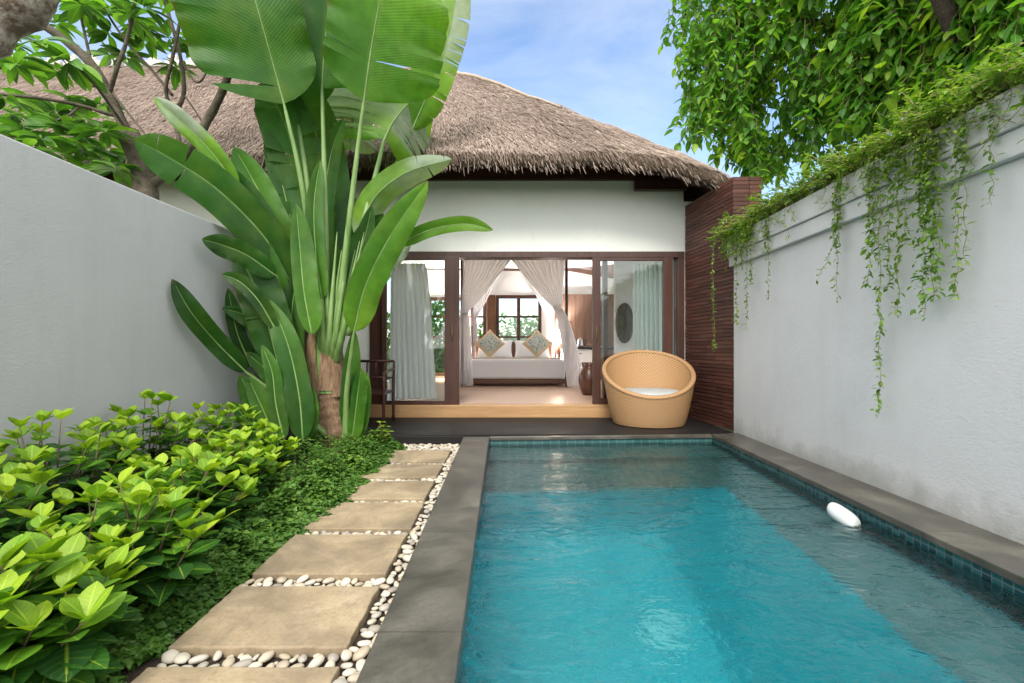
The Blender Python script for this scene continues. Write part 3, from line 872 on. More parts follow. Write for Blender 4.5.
# ------------------------------------------------------------------ bedroom furniture
def cushion(w_, h_, t_, c, rot, name, mat, label=None, cat=None, group=None, parent=None):
    mb = MB()
    for sgn in (1, -1):
        def fn(u, v):
            x, y = 2 * u - 1, 2 * v - 1
            th = ((1 - abs(x) ** 2.6) * (1 - abs(y) ** 2.6)) ** .55
            px = 1 - .07 * (1 - abs(y) ** 2) * 1; py = 1 - .07 * (1 - abs(x) ** 2)
            p = Vector((x * w_ / 2 * px, y * h_ / 2 * py, sgn * t_ / 2 * th))
            return (rot @ p + Vector(c)), max(abs(x), abs(y))
        mb.grid(fn, 18, 18)
    o = mb.build(name, mat, parent)
    if label: tag(o, label, cat, group)
    return o
FZ = .19
bed = thing('bed', (.1, 11.4, FZ), 'white bed on dark timber base under the draped canopy', 'bed')
mb = MB(); mb.box(-1.10, 1.24, 10.3, 12.6, FZ + .05, .345); mb.box(-.85, .95, 10.5, 12.4, FZ, FZ + .048); mb.build('bed_base', M['bedwood'], bed, bevel=.012)
def mattress(u, v):
    x, y = 2 * u - 1, 2 * v - 1
    return 0
mb = MB(); mb.box(-1.07, 1.21, 10.27, 12.5, .348, .79)
mt = mb.build('mattress', M['white_linen'], bed, bevel=.07); mt.modifiers['edge'].segments = 4
mb = MB(); mb.box(-1.08, 1.22, 10.95, 11.6, .792, .815); mb.build('bed_throw', M['beige_linen'], bed, bevel=.01)
mb = MB(); mb.box(-1.0, 1.1, 12.52, 12.6, .472, 1.22); mb.build('headboard', M['bedwood'], bed, bevel=.012)
tilt = Matrix.Rotation(R(62), 3, 'X')
cushion(.95, .52, .22, (-.46, 12.2, 1.03), tilt, 'pillow', M['white_linen'], 'white pillow on the bed at the end nearer the grey garden wall', 'pillow', 'white bed pillows')
cushion(.95, .52, .22, (.54, 12.2, 1.03), tilt, 'pillow', M['white_linen'], 'white pillow on the bed at the end nearer the kettle counter', 'pillow', 'white bed pillows')
for x, a, lb in ((-.58, 45, 'diamond set patterned cushion with tan border below the lamp nearer the grey wall'), (.66, 45, 'diamond set patterned cushion with tan border next to the tied canopy drape')):
    rot = Matrix.Rotation(R(72), 3, 'X') @ Matrix.Rotation(R(a), 3, 'Z')
    cushion(.58, .58, .17, (x, 11.86, 1.16), rot, 'cushion', M['pattern'], lb, 'cushion', 'patterned cushions on the bed')
# canopy with draped sheer panels
can = thing('bed_canopy', (.1, 11.4, FZ), 'white sheer canopy tied back around the bed', 'canopy')
mb = MB()
for x, y in ((-1.12, 10.2), (1.22, 10.2), (-1.12, 12.7), (1.22, 12.7)): mb.box(x - .03, x + .03, y - .03, y + .03, FZ, 3.2)
mb.box(-1.15, 1.25, 10.17, 10.23, 3.2, 3.26); mb.box(-1.15, 1.25, 12.67, 12.73, 3.2, 3.26); mb.box(-1.15, -1.09, 10.235, 12.665, 3.2, 3.26); mb.box(1.19, 1.25, 10.235, 12.665, 3.2, 3.26)
mb.build('canopy_frame', M['timber_z'], can)
def drape(x0, x1, xt0, xt1, zt, xb0, xb1, y, zb=.21, folds=11, yend=None):
    mb = MB()
    def fn(u, v):
        vt = .5
        fo = math.sin(u * folds * 2 * math.pi + .8 * math.sin(3 * v))
        if v < vt:
            q = v / vt
            e = q ** (1.0 + .35 * u) if True else q
            x = (x0 + (x1 - x0) * u) * (1 - e) + (xt0 + (xt1 - xt0) * u) * e
            # each thread sags a little in the middle
            z = 3.19 + (zt - 3.19) * q
            x += (xt0 - x) * .10 * math.sin(math.pi * q) * u
            amp = .05 * (1 - q) + .025
        else:
            q = (v - vt) / (1 - vt); e = q ** .7
            x = (xt0 + (xt1 - xt0) * u) * (1 - e) + (xb0 + (xb1 - xb0) * u) * e
            z = zt + (zb - zt) * q
            amp = .03 + .04 * q
        return (x, y + amp * fo + .02 * math.sin(7 * v + 5 * u), z)
    mb.grid(fn, folds * 8, 26)
    return mb
drape(-1.10, .10, -1.14, -.98, 1.86, -1.32, -.86, 10.12).build('drape', M['sheer'], can)
drape(1.20, -.16, 1.10, .92, 1.95, 1.66, 1.22, 10.08).build('drape', M['sheer'], can)
drape(-1.12, -.30, -1.13, -1.0, 1.9, -1.15, -.9, 12.72, folds=8).build('drape', M['sheer'], can)
drape(1.20, .35, 1.2, 1.0, 1.9, 1.2, .95, 12.76, folds=8).build('drape', M['sheer'], can)
for x, z, y in ((-1.06, 1.86, 10.12), (1.01, 1.95, 10.08)):
    mb = MB(); mb.lathe([(.09, -.04), (.105, 0), (.09, .04)], 16, (x, y, z)); mb.build('tie_back', M['white_linen'], can)
# bedside tables and lamps
for x, lb1, lb2 in ((-1.42, 'table lamp with cream drum shade beside the bed nearer the grey wall', 'dark bedside table below the lamp nearer the grey wall'),
                    (1.30, 'table lamp with cream drum shade half hidden by the tied drape', 'dark bedside table below the lamp by the tied drape')):
    lx = x + (.5 if x < 0 else -.42)
    lx = x
    t_ = thing('bedside_table', (x, 12.6, FZ), lb2, 'bedside table', 'bedside tables')
    mb = MB(); mb.box(x - .22, x + .22, 12.38, 12.85, .62, .70); mb.build('table_top', M['bedwood'], t_, bevel=.005)
    mb = MB()
    mb.box(x - .20, x + .20, 12.40, 12.83, FZ + .06, .618)
    mb.build('cabinet', M['bedwood'], t_, bevel=.005)
    L_ = thing('table_lamp', (x, 12.6, .70), lb1, 'lamp', 'bedside lamps')
    mb = MB(); mb.lathe([(.0, .70), (.09, .70), (.09, .73), (.03, .75), (.05, .85), (.07, .95), (.03, 1.1), (.02, 1.22)], 20, (x, 12.6, 0)); mb.build('lamp_base', M['vase'], L_)
    mb = MB(); mb.lathe([(.18, 1.20), (.155, 1.55)], 24, (x, 12.6, 0)); mb.build('lamp_shade', M['shade'], L_)
    pl = bpy.data.lights.new('fill_bulb', 'POINT'); pl.energy = 190; pl.color = (1, .95, .91); pl.shadow_soft_size = .05  # bulb added inside the shade to brighten the bedroom
    po = bpy.data.objects.new('fill_bulb', pl); COL.objects.link(po); po.location = (x, 12.6, 1.38); attach(po, L_)
# kitchenette
kt = thing('kitchen_counter', (2.0, 12.6, FZ), 'dark counter with timber panelling behind it, beyond the bed', 'counter')
mb = MB(); 
for k in range(8): mb.box(1.32 + k * .24, 1.32 + (k + 1) * .24 - .006, 12.93, 12.985, 1.1, 2.58, t=random.random())
mb.build('wall_panel', M['panelwood'], kt)
mb = MB(); mb.box(1.42, 3.18, 12.36, 12.925, 1.02, 1.07); mb.build('counter_top', M['black'], kt, bevel=.005)
mb = MB(); mb.box(1.46, 1.68, 12.42, 12.92, FZ, 1.018); mb.box(2.22, 3.18, 12.42, 12.92, FZ, 1.018); mb.build('cabinet', M['panelwood'], kt)
fr = thing('fridge', (1.95, 12.6, FZ), 'small white fridge under the dark counter', 'fridge')
mb = MB(); mb.box(1.70, 2.20, 12.40, 12.9, FZ + .02, 1.0); mb.build('fridge_body', M['white_enamel'], fr, bevel=.012)
mb = MB(); mb.box(1.76, 1.9, 12.385, 12.398, .88, .91); mb.build('handle', M['steel'], fr)
mb = MB(); mb.box(1.84, 2.16, 12.392, 12.398, .42, .66); mb.build('drawer_front', M['bedwood'], fr)
ke = thing('kettle', (1.88, 12.55, 1.07), 'steel kettle on the dark counter', 'kettle')
mb = MB(); mb.lathe([(0, 0), (.09, 0), (.095, .05), (.075, .2), (.05, .24), (.015, .26), (0, .28)], 24, (1.88, 12.55, 1.072)); mb.build('kettle_body', M['steel'], ke)
mb = MB(); mb.tube(cr([(1.95, 12.55, 1.28), (2.04, 12.55, 1.27), (2.05, 12.55, 1.18), (1.97, 12.55, 1.12)], 12), .012, 6); mb.build('handle', M['black'], ke)
mb = MB(); mb.tube([(1.81, 12.55, 1.18), (1.74, 12.55, 1.25)], [.02, .012], 8); mb.build('spout', M['steel'], ke)
mb = MB(); c_ = (1.42, 8.35, FZ)
mb.lathe([(0, 0.002), (.12, .002), (.16, .08), (.2, .25), (.19, .38), (.12, .5), (.09, .54), (.12, .58), (.10, .58), (.075, .53), (.0, .5)], 28, c_)
tag(mb.build('vase', M['vase']), 'round glazed brown vase on the floor behind the door edge', 'vase')
mb = MB()
def orn(u, v):
    a = 2 * math.pi * u; r_ = v; q = .5 * (1 + math.cos(math.pi * min(1, v)))
    return (2.02 + .0 + .17 * r_ * math.cos(a) + .10, 8.55 - .06 * q - .012 * math.sin(9 * a) * math.sin(6 * v), 1.52 + .38 * r_ * math.sin(a))
mb.grid(orn, 40, 10)
mb.grid(lambda u, v: (2.12 + .17 * math.cos(2 * math.pi * u), 8.55 + .05 * v, 1.52 + .38 * math.sin(2 * math.pi * u)), 40, 1)
tag(mb.build('wall_ornament', M['screen']), 'oval carved dark wall ornament seen through the glass door', 'ornament')
# door curtains
def curtain(x0, x1, xt0, xt1, y, mat, label, folds):
    mb = MB()
    def fn(u, v):
        a = x0 + (x1 - x0) * u; b = xt0 + (xt1 - xt0) * u; k = v ** .6
        amp = .035 + .02 * v
        return (b + (a - b) * k, y + amp * math.sin(u * folds * 2 * math.pi + 1.2 * math.sin(2.2 * v + 4 * u)) + .012 * math.sin(u * folds * 5.3 * math.pi + v), 2.40 + (.235 - 2.40) * v)
    mb.grid(fn, folds * 12, 16)
    tag(mb.build('curtain', mat), label, 'curtain', 'sheer door curtains')
curtain(-1.97, -1.20, -1.93, -1.38, FY + .26, M['blue_sheer'], 'pale blue sheer curtain behind the glass door next to the fan palm', 9)
curtain(1.95, 2.42, 1.95, 2.40, FY + .30, M['green_sheer'], 'pale green sheer curtain behind the glass door above the wicker chair', 7)

# ------------------------------------------------------------------ wicker tub chair
wc = thing('tub_chair', (1.90, 6.36, 0), 'round honey wicker tub chair standing on the dark deck', 'chair')
cxw, cyw = 1.90, 6.34
def rim_z(a): return .70 + .29 * math.sin(a) + .035 * math.cos(a)
def tub(u, v, ins=0.0):
    a = 2 * math.pi * u; zt = rim_z(a)
    z = .01 + (zt - .01) * v
    r_ = .475 + .20 * (z ** .75) - ins
    k = .03 * math.sin(a) * 0
    return (cxw + r_ * math.cos(a), cyw + r_ * math.sin(a) * .93 + k, z)
mb = MB()
mb.grid(lambda u, v: tub(u, v), 72, 18, us=2 * math.pi * 80, vs=48)
mb.grid(lambda u, v: tub(u, 1 - v * .96, .055), 72, 18, us=2 * math.pi * 80, vs=48)
mb.grid(lambda u, v: (cxw + .40 * v * math.cos(2 * math.pi * u), cyw + .38 * v * math.sin(2 * math.pi * u), .02), 40, 2)
mb.build('basket', M['wicker'], wc)
mb = MB(); nn_ = 72
ring = [Vector(tub(k / nn_, 1.0, .028)) for k in range(nn_ + 1)]
mb.tube(ring, .034, 10, cap=False)
for k in range(len(mb.v)): mb.gu[k] = (k // 10) * 7.3; mb.gv[k] = (k % 10) * 1.0
mb.build('rim', M['wicker'], wc)
mb = MB(); mb.lathe([(0, .465), (.40, .465), (.47, .44), (.485, .40), (.45, .33), (0, .32)], 48, (0, 0, 0))
mb.v = [(cxw + x, cyw + y * .93, z) for x, y, z in mb.v]
mb.build('seat_cushion', M['seatpad'], wc)

# ------------------------------------------------------------------ dark armchair half hidden by the palm
ac = thing('armchair', (-1.98, 6.35, 0), 'dark brown open armchair half hidden behind the fan palm', 'chair')
ax0, ax1, ay0, ay1 = -2.24, -1.72, 6.10, 6.60
for x in (ax0, ax1):
    for y in (ay0, ay1):
        mb = MB(); top_z = .68 if y == ay0 else .86
        mb.tube(cr([(x, y, 0), (x, y, .4), (x, y + (.03 if y == ay1 else 0), top_z)], 8), [.02, .02, .022, .022, .022, .022, .02, .018], 8); mb.build('leg', M['rattan_frame'], ac)
    mb = MB(); mb.tube(cr([(x, ay1 + .02, .74), (x, ay1 - .2, .735), (x, ay0 + .06, .725), (x, ay0, .67)], 12), .022, 8); mb.build('armrest', M['rattan_frame'], ac)
mb = MB(); mb.box(ax0, ax1, ay0, ay1, .41, .45); mb.build('seat', M['rattan_frame'], ac, bevel=.01)
mb = MB()
mb.tube([(ax0, ay1 + .03, .86), (ax1, ay1 + .03, .86)], .02, 8); mb.tube([(ax0, ay1 + .01, .62), (ax1, ay1 + .01, .62)], .016, 8)
for q in (.25, .5, .75): mb.tube([(ax0 + (ax1 - ax0) * q, ay1 + .01, .62), (ax0 + (ax1 - ax0) * q, ay1 + .03, .86)], .012, 6)
mb.build('backrest', M['rattan_frame'], ac)

# ------------------------------------------------------------------ pool float and pale floor disc
mb = MB()
ca, sa = math.cos(R(-66)), math.sin(R(-66))
def flo(u, v):
    a = 2 * math.pi * u; b = math.pi * (v - .5)
    x = .088 * math.copysign(abs(math.sin(b)) ** .7, math.sin(b)); r_ = .064 * math.cos(b) ** .5 if abs(b) < 1.57 else 0
    y, z = r_ * math.cos(a), r_ * math.sin(a) * .9
    return (2.20 + x * ca - y * sa, 3.02 + x * sa + y * ca, WZ + .025 + z - .38 * x)
mb.grid(flo, 24, 14); tag(mb.build('pool_float', M['float']), 'white plastic float drifting in the pool beside the tiled edge', 'float')
mb = MB(); mb.lathe([(0, .03), (.10, .03), (.15, .015), (.16, 0)], 32, (.95, 2.85, ZB + .004))
tag(mb.build('pool_disc', simple('pale_disc', (.12, .5, .55), rough=.3)), 'round pale disc on the pool floor', 'pool light')

# ------------------------------------------------------------------ giant fan palm
PB = Vector((-2.03, 5.16, -.1))
palm = thing('fan_palm', PB, 'tall fan palm with paddle leaves rising between grey wall and deck', 'palm')
mb = MB()
tr = cr([P(336, 452, 5.16), P(331, 410, 5.16), P(327, 375, 5.16), P(324, 345, 5.16), P(328, 318, 5.16)], 60)
rad = []
for k in range(60):
    q = k / 59; rad.append((.21 - .05 * q + .012 * math.sin(k * 1.9) * (1 - q) + random.uniform(-.004, .004)) * (1 if q < .8 else 1 - (q - .8) * 1.2))
mb.tube(tr, rad, 24)
mb.build('trunk', M['dryleaf'], palm)
# wrapped old leaf sheaths round the top of the trunk
for k in range(9):
    a = k / 9 * 6.28 + .4; mb = MB()
    def sh(u, v, a=a, k=k):
        p = tr[min(59, int(22 + v * 37))]; r_ = .205 - .05 * v + .012 * (k % 3) + .02 * v * v
        b = a + (u - .5) * 1.5 * (1 - .5 * v) + .7 * v * (1 if k % 2 else -1) * .6
        return (p.x + r_ * math.cos(b), p.y + r_ * math.sin(b), p.z + .04 * math.sin(k * 2.1) + .1 * v * (k % 2))
    mb.grid(sh, 8, 16)
    mb.build('sheath', M['dryleaf'] if k % 3 else M['petiole'], palm)


def palm_leaf(mid, wl, wr_, tint, roll=0., fold=.25, droop=.25, tear=0, pet=None, curl=0., base=True, seed=0):
    r = random.Random(seed * 13 + 5)
    n = 30; pm_ = cr([P(*q) for q in mid], n); dm = sum(q[2] for q in mid) / len(mid)
    mb = MB(); eye = Vector((0, 0, H))
    def prof(s):
        a = (1 - (1 - min(s / .20, 1)) ** 2) ** .55 if base else (.25 + .75 * min(1, s / .3))
        return max(.02, a * (1 - max(0, (s - .55) / .45) ** 2.2) ** .75)
    fr_ = []
    for i in range(n):
        tg = (pm_[min(i + 1, n - 1)] - pm_[max(i - 1, 0)]).normalized()
        vw = (pm_[i] - eye).normalized(); sd_ = vw.cross(tg).normalized()       # points to the right of the stalk seen from the garden
        rot = Matrix.Rotation(roll, 3, tg); sd_ = rot @ sd_; nr = sd_.cross(tg).normalized()
        if nr.dot(vw) > 0: nr = -nr
        fr_.append((pm_[i], tg, sd_, nr))
    def at(s):
        x = s * (n - 1); k = min(int(x), n - 2); t = x - k
        return tuple(fr_[k][j].lerp(fr_[k + 1][j], t) for j in range(4))
    for side, hw in ((-1, wl), (1, wr_)):
        if hw <= 0: continue
        cuts = [0] + sorted(r.uniform(.08, .95) for _ in range(tear)) + [1.0]
        for j in range(len(cuts) - 1):
            s0, s1 = cuts[j], cuts[j + 1]
            tw_ = 1 if tear > 3 else .35; ex = tw_ * r.uniform(-.12, .30) if tear else 0; shr = .10 * tw_ if tear else 0; slip = r.uniform(-.05, .1) if tear else 0
            mm = max(2, int((s1 - s0) * 34))
            def fn(u, v):
                s = s0 + (s1 - s0) * u; sc_ = (s0 + s1) / 2
                s = sc_ + (s - sc_) * (1 - shr * v) if tear else s
                p, tg, sd_, nr = at(s); w_ = prof(s) * hw * dm / F
                if tear and 0 < j: pass
                wave = .05 * math.sin(s * 15 + seed) * v * v + .03 * math.sin(s * 37 + seed * 2) * v ** 3 + .02 * math.sin(s * 83 + seed) * v ** 4
                q = w_ * v
                p = p + sd_ * (side * q * (1 - curl * v * .3)) + nr * (fold * q - (droop + ex) * q * v - curl * q * v + wave * .5 * w_ * 3) + tg * (q * (.12 + slip))
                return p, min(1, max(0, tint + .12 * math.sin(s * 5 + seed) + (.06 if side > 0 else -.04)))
            k0 = len(mb.v); mb.grid(fn, mm, 8)
            for k in range(k0, len(mb.v)): mb.gu[k] = s0 + (s1 - s0) * mb.gu[k]
    lf = mb.build('leaf', M['palm_leaf'], palm)
    # midrib and petiole
    mb = MB(); rr = []
    path = list(pm_[:-2]); w0 = max(.007, .011 * dm / 4.8)
    rr = [w0 * (1 - .75 * k / len(path)) for k in range(len(path))]
    path = [p + fr_[k][3] * -.002 for k, p in enumerate(path)]
    if pet:
        pp = cr([P(*q) for q in pet], 22); m_ = len(pp)
        rr = [.046 - (.046 - w0 * 1.5) * (k / m_) ** .8 for k in range(m_ - 1)] + rr; path = pp[:-1] + path
    mb.tube(path, rr, 8, t=.5); mb.build('petiole', M['petiole'], lf)


D0 = 5.1
LV = [
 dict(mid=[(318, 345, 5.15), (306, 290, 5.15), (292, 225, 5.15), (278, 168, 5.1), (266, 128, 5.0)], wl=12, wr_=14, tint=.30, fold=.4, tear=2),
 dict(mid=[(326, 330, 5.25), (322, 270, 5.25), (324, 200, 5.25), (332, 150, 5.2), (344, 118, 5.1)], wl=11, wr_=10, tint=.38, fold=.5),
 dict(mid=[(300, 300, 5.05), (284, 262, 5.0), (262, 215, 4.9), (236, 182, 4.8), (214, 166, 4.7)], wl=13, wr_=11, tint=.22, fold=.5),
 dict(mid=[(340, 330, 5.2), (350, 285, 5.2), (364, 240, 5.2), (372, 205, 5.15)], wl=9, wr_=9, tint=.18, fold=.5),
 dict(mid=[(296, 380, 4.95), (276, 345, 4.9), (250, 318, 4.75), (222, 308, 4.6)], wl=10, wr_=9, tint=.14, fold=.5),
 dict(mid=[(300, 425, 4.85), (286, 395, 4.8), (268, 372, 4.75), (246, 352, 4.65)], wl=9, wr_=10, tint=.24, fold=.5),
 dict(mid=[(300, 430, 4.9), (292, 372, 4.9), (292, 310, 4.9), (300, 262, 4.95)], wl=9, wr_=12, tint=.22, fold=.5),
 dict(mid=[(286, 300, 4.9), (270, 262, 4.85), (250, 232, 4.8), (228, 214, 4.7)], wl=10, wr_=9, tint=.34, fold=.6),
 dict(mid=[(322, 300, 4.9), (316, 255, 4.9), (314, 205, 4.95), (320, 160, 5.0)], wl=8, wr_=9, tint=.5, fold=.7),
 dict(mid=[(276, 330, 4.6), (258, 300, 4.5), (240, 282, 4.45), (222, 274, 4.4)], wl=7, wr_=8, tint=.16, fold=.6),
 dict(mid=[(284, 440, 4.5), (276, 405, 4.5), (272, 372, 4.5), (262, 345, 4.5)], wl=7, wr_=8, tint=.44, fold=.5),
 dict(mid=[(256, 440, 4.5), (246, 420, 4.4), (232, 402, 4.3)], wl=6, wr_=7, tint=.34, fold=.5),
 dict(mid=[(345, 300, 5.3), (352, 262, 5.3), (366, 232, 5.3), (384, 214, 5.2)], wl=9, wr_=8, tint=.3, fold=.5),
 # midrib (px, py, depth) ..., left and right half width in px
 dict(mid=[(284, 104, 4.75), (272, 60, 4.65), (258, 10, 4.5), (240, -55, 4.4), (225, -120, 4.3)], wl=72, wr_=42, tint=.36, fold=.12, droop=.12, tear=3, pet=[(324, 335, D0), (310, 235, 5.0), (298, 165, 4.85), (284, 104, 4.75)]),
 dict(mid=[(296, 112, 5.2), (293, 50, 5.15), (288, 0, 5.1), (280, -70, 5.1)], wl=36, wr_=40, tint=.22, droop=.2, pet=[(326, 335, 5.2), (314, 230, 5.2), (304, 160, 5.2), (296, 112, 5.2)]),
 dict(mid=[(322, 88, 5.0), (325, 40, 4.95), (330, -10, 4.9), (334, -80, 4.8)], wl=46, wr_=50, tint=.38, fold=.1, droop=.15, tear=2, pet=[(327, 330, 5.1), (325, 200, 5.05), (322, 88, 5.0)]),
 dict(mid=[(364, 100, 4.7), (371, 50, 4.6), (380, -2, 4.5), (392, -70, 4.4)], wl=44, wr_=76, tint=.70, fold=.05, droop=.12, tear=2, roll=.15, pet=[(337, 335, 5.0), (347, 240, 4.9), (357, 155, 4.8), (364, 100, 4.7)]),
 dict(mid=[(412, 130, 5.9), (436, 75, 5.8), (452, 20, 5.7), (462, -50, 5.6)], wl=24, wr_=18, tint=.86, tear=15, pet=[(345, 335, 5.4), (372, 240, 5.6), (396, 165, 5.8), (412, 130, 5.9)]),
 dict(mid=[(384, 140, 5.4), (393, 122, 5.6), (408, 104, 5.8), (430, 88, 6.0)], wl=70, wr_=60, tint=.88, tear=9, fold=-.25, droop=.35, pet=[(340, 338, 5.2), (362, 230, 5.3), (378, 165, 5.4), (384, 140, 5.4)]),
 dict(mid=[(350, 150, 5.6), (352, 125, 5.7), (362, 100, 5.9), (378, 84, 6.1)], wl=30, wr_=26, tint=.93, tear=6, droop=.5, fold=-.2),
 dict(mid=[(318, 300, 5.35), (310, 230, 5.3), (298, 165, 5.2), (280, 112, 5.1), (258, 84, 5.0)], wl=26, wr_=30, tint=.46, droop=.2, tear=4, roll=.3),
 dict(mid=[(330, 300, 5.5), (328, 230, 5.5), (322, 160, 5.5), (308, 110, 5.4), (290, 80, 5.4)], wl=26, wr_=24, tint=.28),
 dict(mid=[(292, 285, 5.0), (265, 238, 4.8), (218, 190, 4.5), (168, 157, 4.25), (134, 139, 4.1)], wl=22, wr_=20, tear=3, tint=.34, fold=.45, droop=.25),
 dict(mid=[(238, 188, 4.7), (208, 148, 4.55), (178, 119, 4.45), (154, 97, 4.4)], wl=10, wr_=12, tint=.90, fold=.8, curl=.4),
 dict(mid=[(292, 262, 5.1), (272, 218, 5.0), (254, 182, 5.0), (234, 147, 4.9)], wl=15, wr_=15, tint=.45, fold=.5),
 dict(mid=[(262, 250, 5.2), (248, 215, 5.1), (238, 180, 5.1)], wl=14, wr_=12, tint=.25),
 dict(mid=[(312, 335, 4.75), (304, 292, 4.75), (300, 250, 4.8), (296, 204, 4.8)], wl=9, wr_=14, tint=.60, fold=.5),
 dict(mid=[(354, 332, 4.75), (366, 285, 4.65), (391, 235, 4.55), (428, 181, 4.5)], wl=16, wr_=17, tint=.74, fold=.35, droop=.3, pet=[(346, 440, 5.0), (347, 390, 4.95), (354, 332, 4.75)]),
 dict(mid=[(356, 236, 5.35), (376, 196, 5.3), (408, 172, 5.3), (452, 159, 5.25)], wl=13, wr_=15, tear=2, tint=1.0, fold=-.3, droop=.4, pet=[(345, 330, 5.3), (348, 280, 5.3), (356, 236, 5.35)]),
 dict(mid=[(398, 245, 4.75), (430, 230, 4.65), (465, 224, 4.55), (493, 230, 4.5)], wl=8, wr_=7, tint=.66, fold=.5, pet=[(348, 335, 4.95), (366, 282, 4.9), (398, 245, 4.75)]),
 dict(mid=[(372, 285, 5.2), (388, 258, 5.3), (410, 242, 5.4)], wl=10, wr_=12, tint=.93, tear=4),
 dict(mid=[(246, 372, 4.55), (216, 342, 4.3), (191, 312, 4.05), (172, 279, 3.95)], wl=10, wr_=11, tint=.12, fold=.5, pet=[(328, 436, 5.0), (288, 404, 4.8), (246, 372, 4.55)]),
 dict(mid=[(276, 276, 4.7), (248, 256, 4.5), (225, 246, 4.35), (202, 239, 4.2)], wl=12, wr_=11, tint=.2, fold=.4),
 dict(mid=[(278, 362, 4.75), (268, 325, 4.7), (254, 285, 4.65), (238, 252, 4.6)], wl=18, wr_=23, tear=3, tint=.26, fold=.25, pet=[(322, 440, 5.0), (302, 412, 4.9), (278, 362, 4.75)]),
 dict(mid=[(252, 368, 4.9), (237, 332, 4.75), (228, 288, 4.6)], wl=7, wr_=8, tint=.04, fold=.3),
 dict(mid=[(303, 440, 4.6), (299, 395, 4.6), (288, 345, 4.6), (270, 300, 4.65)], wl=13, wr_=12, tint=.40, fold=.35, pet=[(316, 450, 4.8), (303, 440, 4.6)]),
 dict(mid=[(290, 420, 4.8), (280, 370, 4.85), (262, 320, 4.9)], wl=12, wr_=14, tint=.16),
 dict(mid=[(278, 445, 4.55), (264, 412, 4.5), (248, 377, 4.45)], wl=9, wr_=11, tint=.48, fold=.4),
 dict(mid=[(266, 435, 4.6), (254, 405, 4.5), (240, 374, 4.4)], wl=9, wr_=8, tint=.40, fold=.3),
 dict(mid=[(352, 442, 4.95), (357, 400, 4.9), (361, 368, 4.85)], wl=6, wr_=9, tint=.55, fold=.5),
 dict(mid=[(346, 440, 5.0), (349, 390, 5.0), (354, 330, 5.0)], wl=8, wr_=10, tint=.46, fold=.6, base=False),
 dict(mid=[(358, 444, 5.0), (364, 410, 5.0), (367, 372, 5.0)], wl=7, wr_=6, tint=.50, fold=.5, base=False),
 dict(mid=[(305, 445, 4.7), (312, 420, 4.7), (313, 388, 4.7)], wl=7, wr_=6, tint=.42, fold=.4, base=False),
 dict(mid=[(305, 335, 5.5), (288, 285, 5.5), (276, 225, 5.5)], wl=26, wr_=26, tint=.10),  # back leaves from here: shaded crown interior put into their low tint
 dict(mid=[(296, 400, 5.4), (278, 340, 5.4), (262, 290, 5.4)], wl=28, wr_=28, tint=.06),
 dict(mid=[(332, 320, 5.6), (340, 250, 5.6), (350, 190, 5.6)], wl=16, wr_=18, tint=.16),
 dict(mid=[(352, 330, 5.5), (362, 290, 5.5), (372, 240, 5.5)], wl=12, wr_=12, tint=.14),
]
for k, a in enumerate(LV): palm_leaf(seed=k, **a)
# green bundle of stalk bases above the trunk
mb = MB()
for k in range(12):
    x0 = 318 + k * 2.4; x1 = 318 + k * 3.6 - (4 if k < 5 else -2)
    mb.tube(cr([P(322 + k * 1.2, 362, 5.08), P(x0, 325, 4.98 - .04 * (k % 3)), P(x1 + (k - 6) * .9, 250 - 9 * (k % 3), 5.0 + .05 * (k % 2))], 18), [.003 + .05 * (1 - q / 17) ** .8 for q in range(18)], 8)
mb.build('stalk', M['petiole'], palm)

# ------------------------------------------------------------------ lime-leaved shrubs
def shrub(x, y, h, r_, label, n=17, seed=0, big=1.0, wall=None):
    rr = random.Random(seed)
    o = thing('leafy_shrub', (x, y, -.1), label, 'shrub', 'lime leaved shrubs in the bed')
    L_ = Leaves(obovate(.33), 8, .10, .20); st = MB()
    for k in range(n):
        a = k * 2.4 + rr.uniform(-.3, .3); q = math.sqrt((k + .5) / n); rad_ = r_ * q
        hh = h * (1 - .38 * q * q) * rr.uniform(.82, 1.06)
        b = Vector((x + .25 * rad_ * math.cos(a), y + .25 * rad_ * math.sin(a), -.12)); e = Vector((x + rad_ * math.cos(a), y + rad_ * math.sin(a), -.1 + hh))
        if e.x < -2.93: e.x = -2.93 + rr.uniform(0, .06)
        m_ = b.lerp(e, .55) + Vector((rr.gauss(0, .03), rr.gauss(0, .03), .03))
        pts = cr([b, m_, e], 12); st.tube(pts, [.008 - .0005 * i for i in range(12)], 5)
        phi = rr.uniform(0, 3)
        nn = 9
        for j in range(nn):
            v = .22 + .78 * j / (nn - 1); p = pts[min(11, int(v * 11))]
            phi += 1.57 + rr.uniform(-.3, .3)
            for sgn in (0, math.pi):
                c = Vector((math.cos(phi + sgn), math.sin(phi + sgn), 0))
                up = .15 + .75 * max(0, (v - .6) / .4) - .35 * (1 - v) + rr.uniform(-.15, .15)
                d = (c + Vector((0, 0, up))).normalized()
                young = max(0, (v - .60) / .40)
                ln = (rr.uniform(.085, .165) * (1 - .32 * young)) * big
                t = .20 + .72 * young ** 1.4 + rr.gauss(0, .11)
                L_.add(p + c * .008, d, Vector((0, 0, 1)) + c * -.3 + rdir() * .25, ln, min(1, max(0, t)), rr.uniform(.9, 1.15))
        for q2 in range(4):
            a2 = rr.uniform(0, 6.28); c = Vector((math.cos(a2), math.sin(a2), 0))
            L_.add(pts[-1], (c * .6 + Vector((0, 0, 1))).normalized(), Vector((0, 0, .3)) - c, rr.uniform(.06, .10) * big, min(1, rr.uniform(.75, 1)), 1)
    L_.build('foliage', M['shrub_leaf'], o); st.build('stem', TWIG, o)
    return o
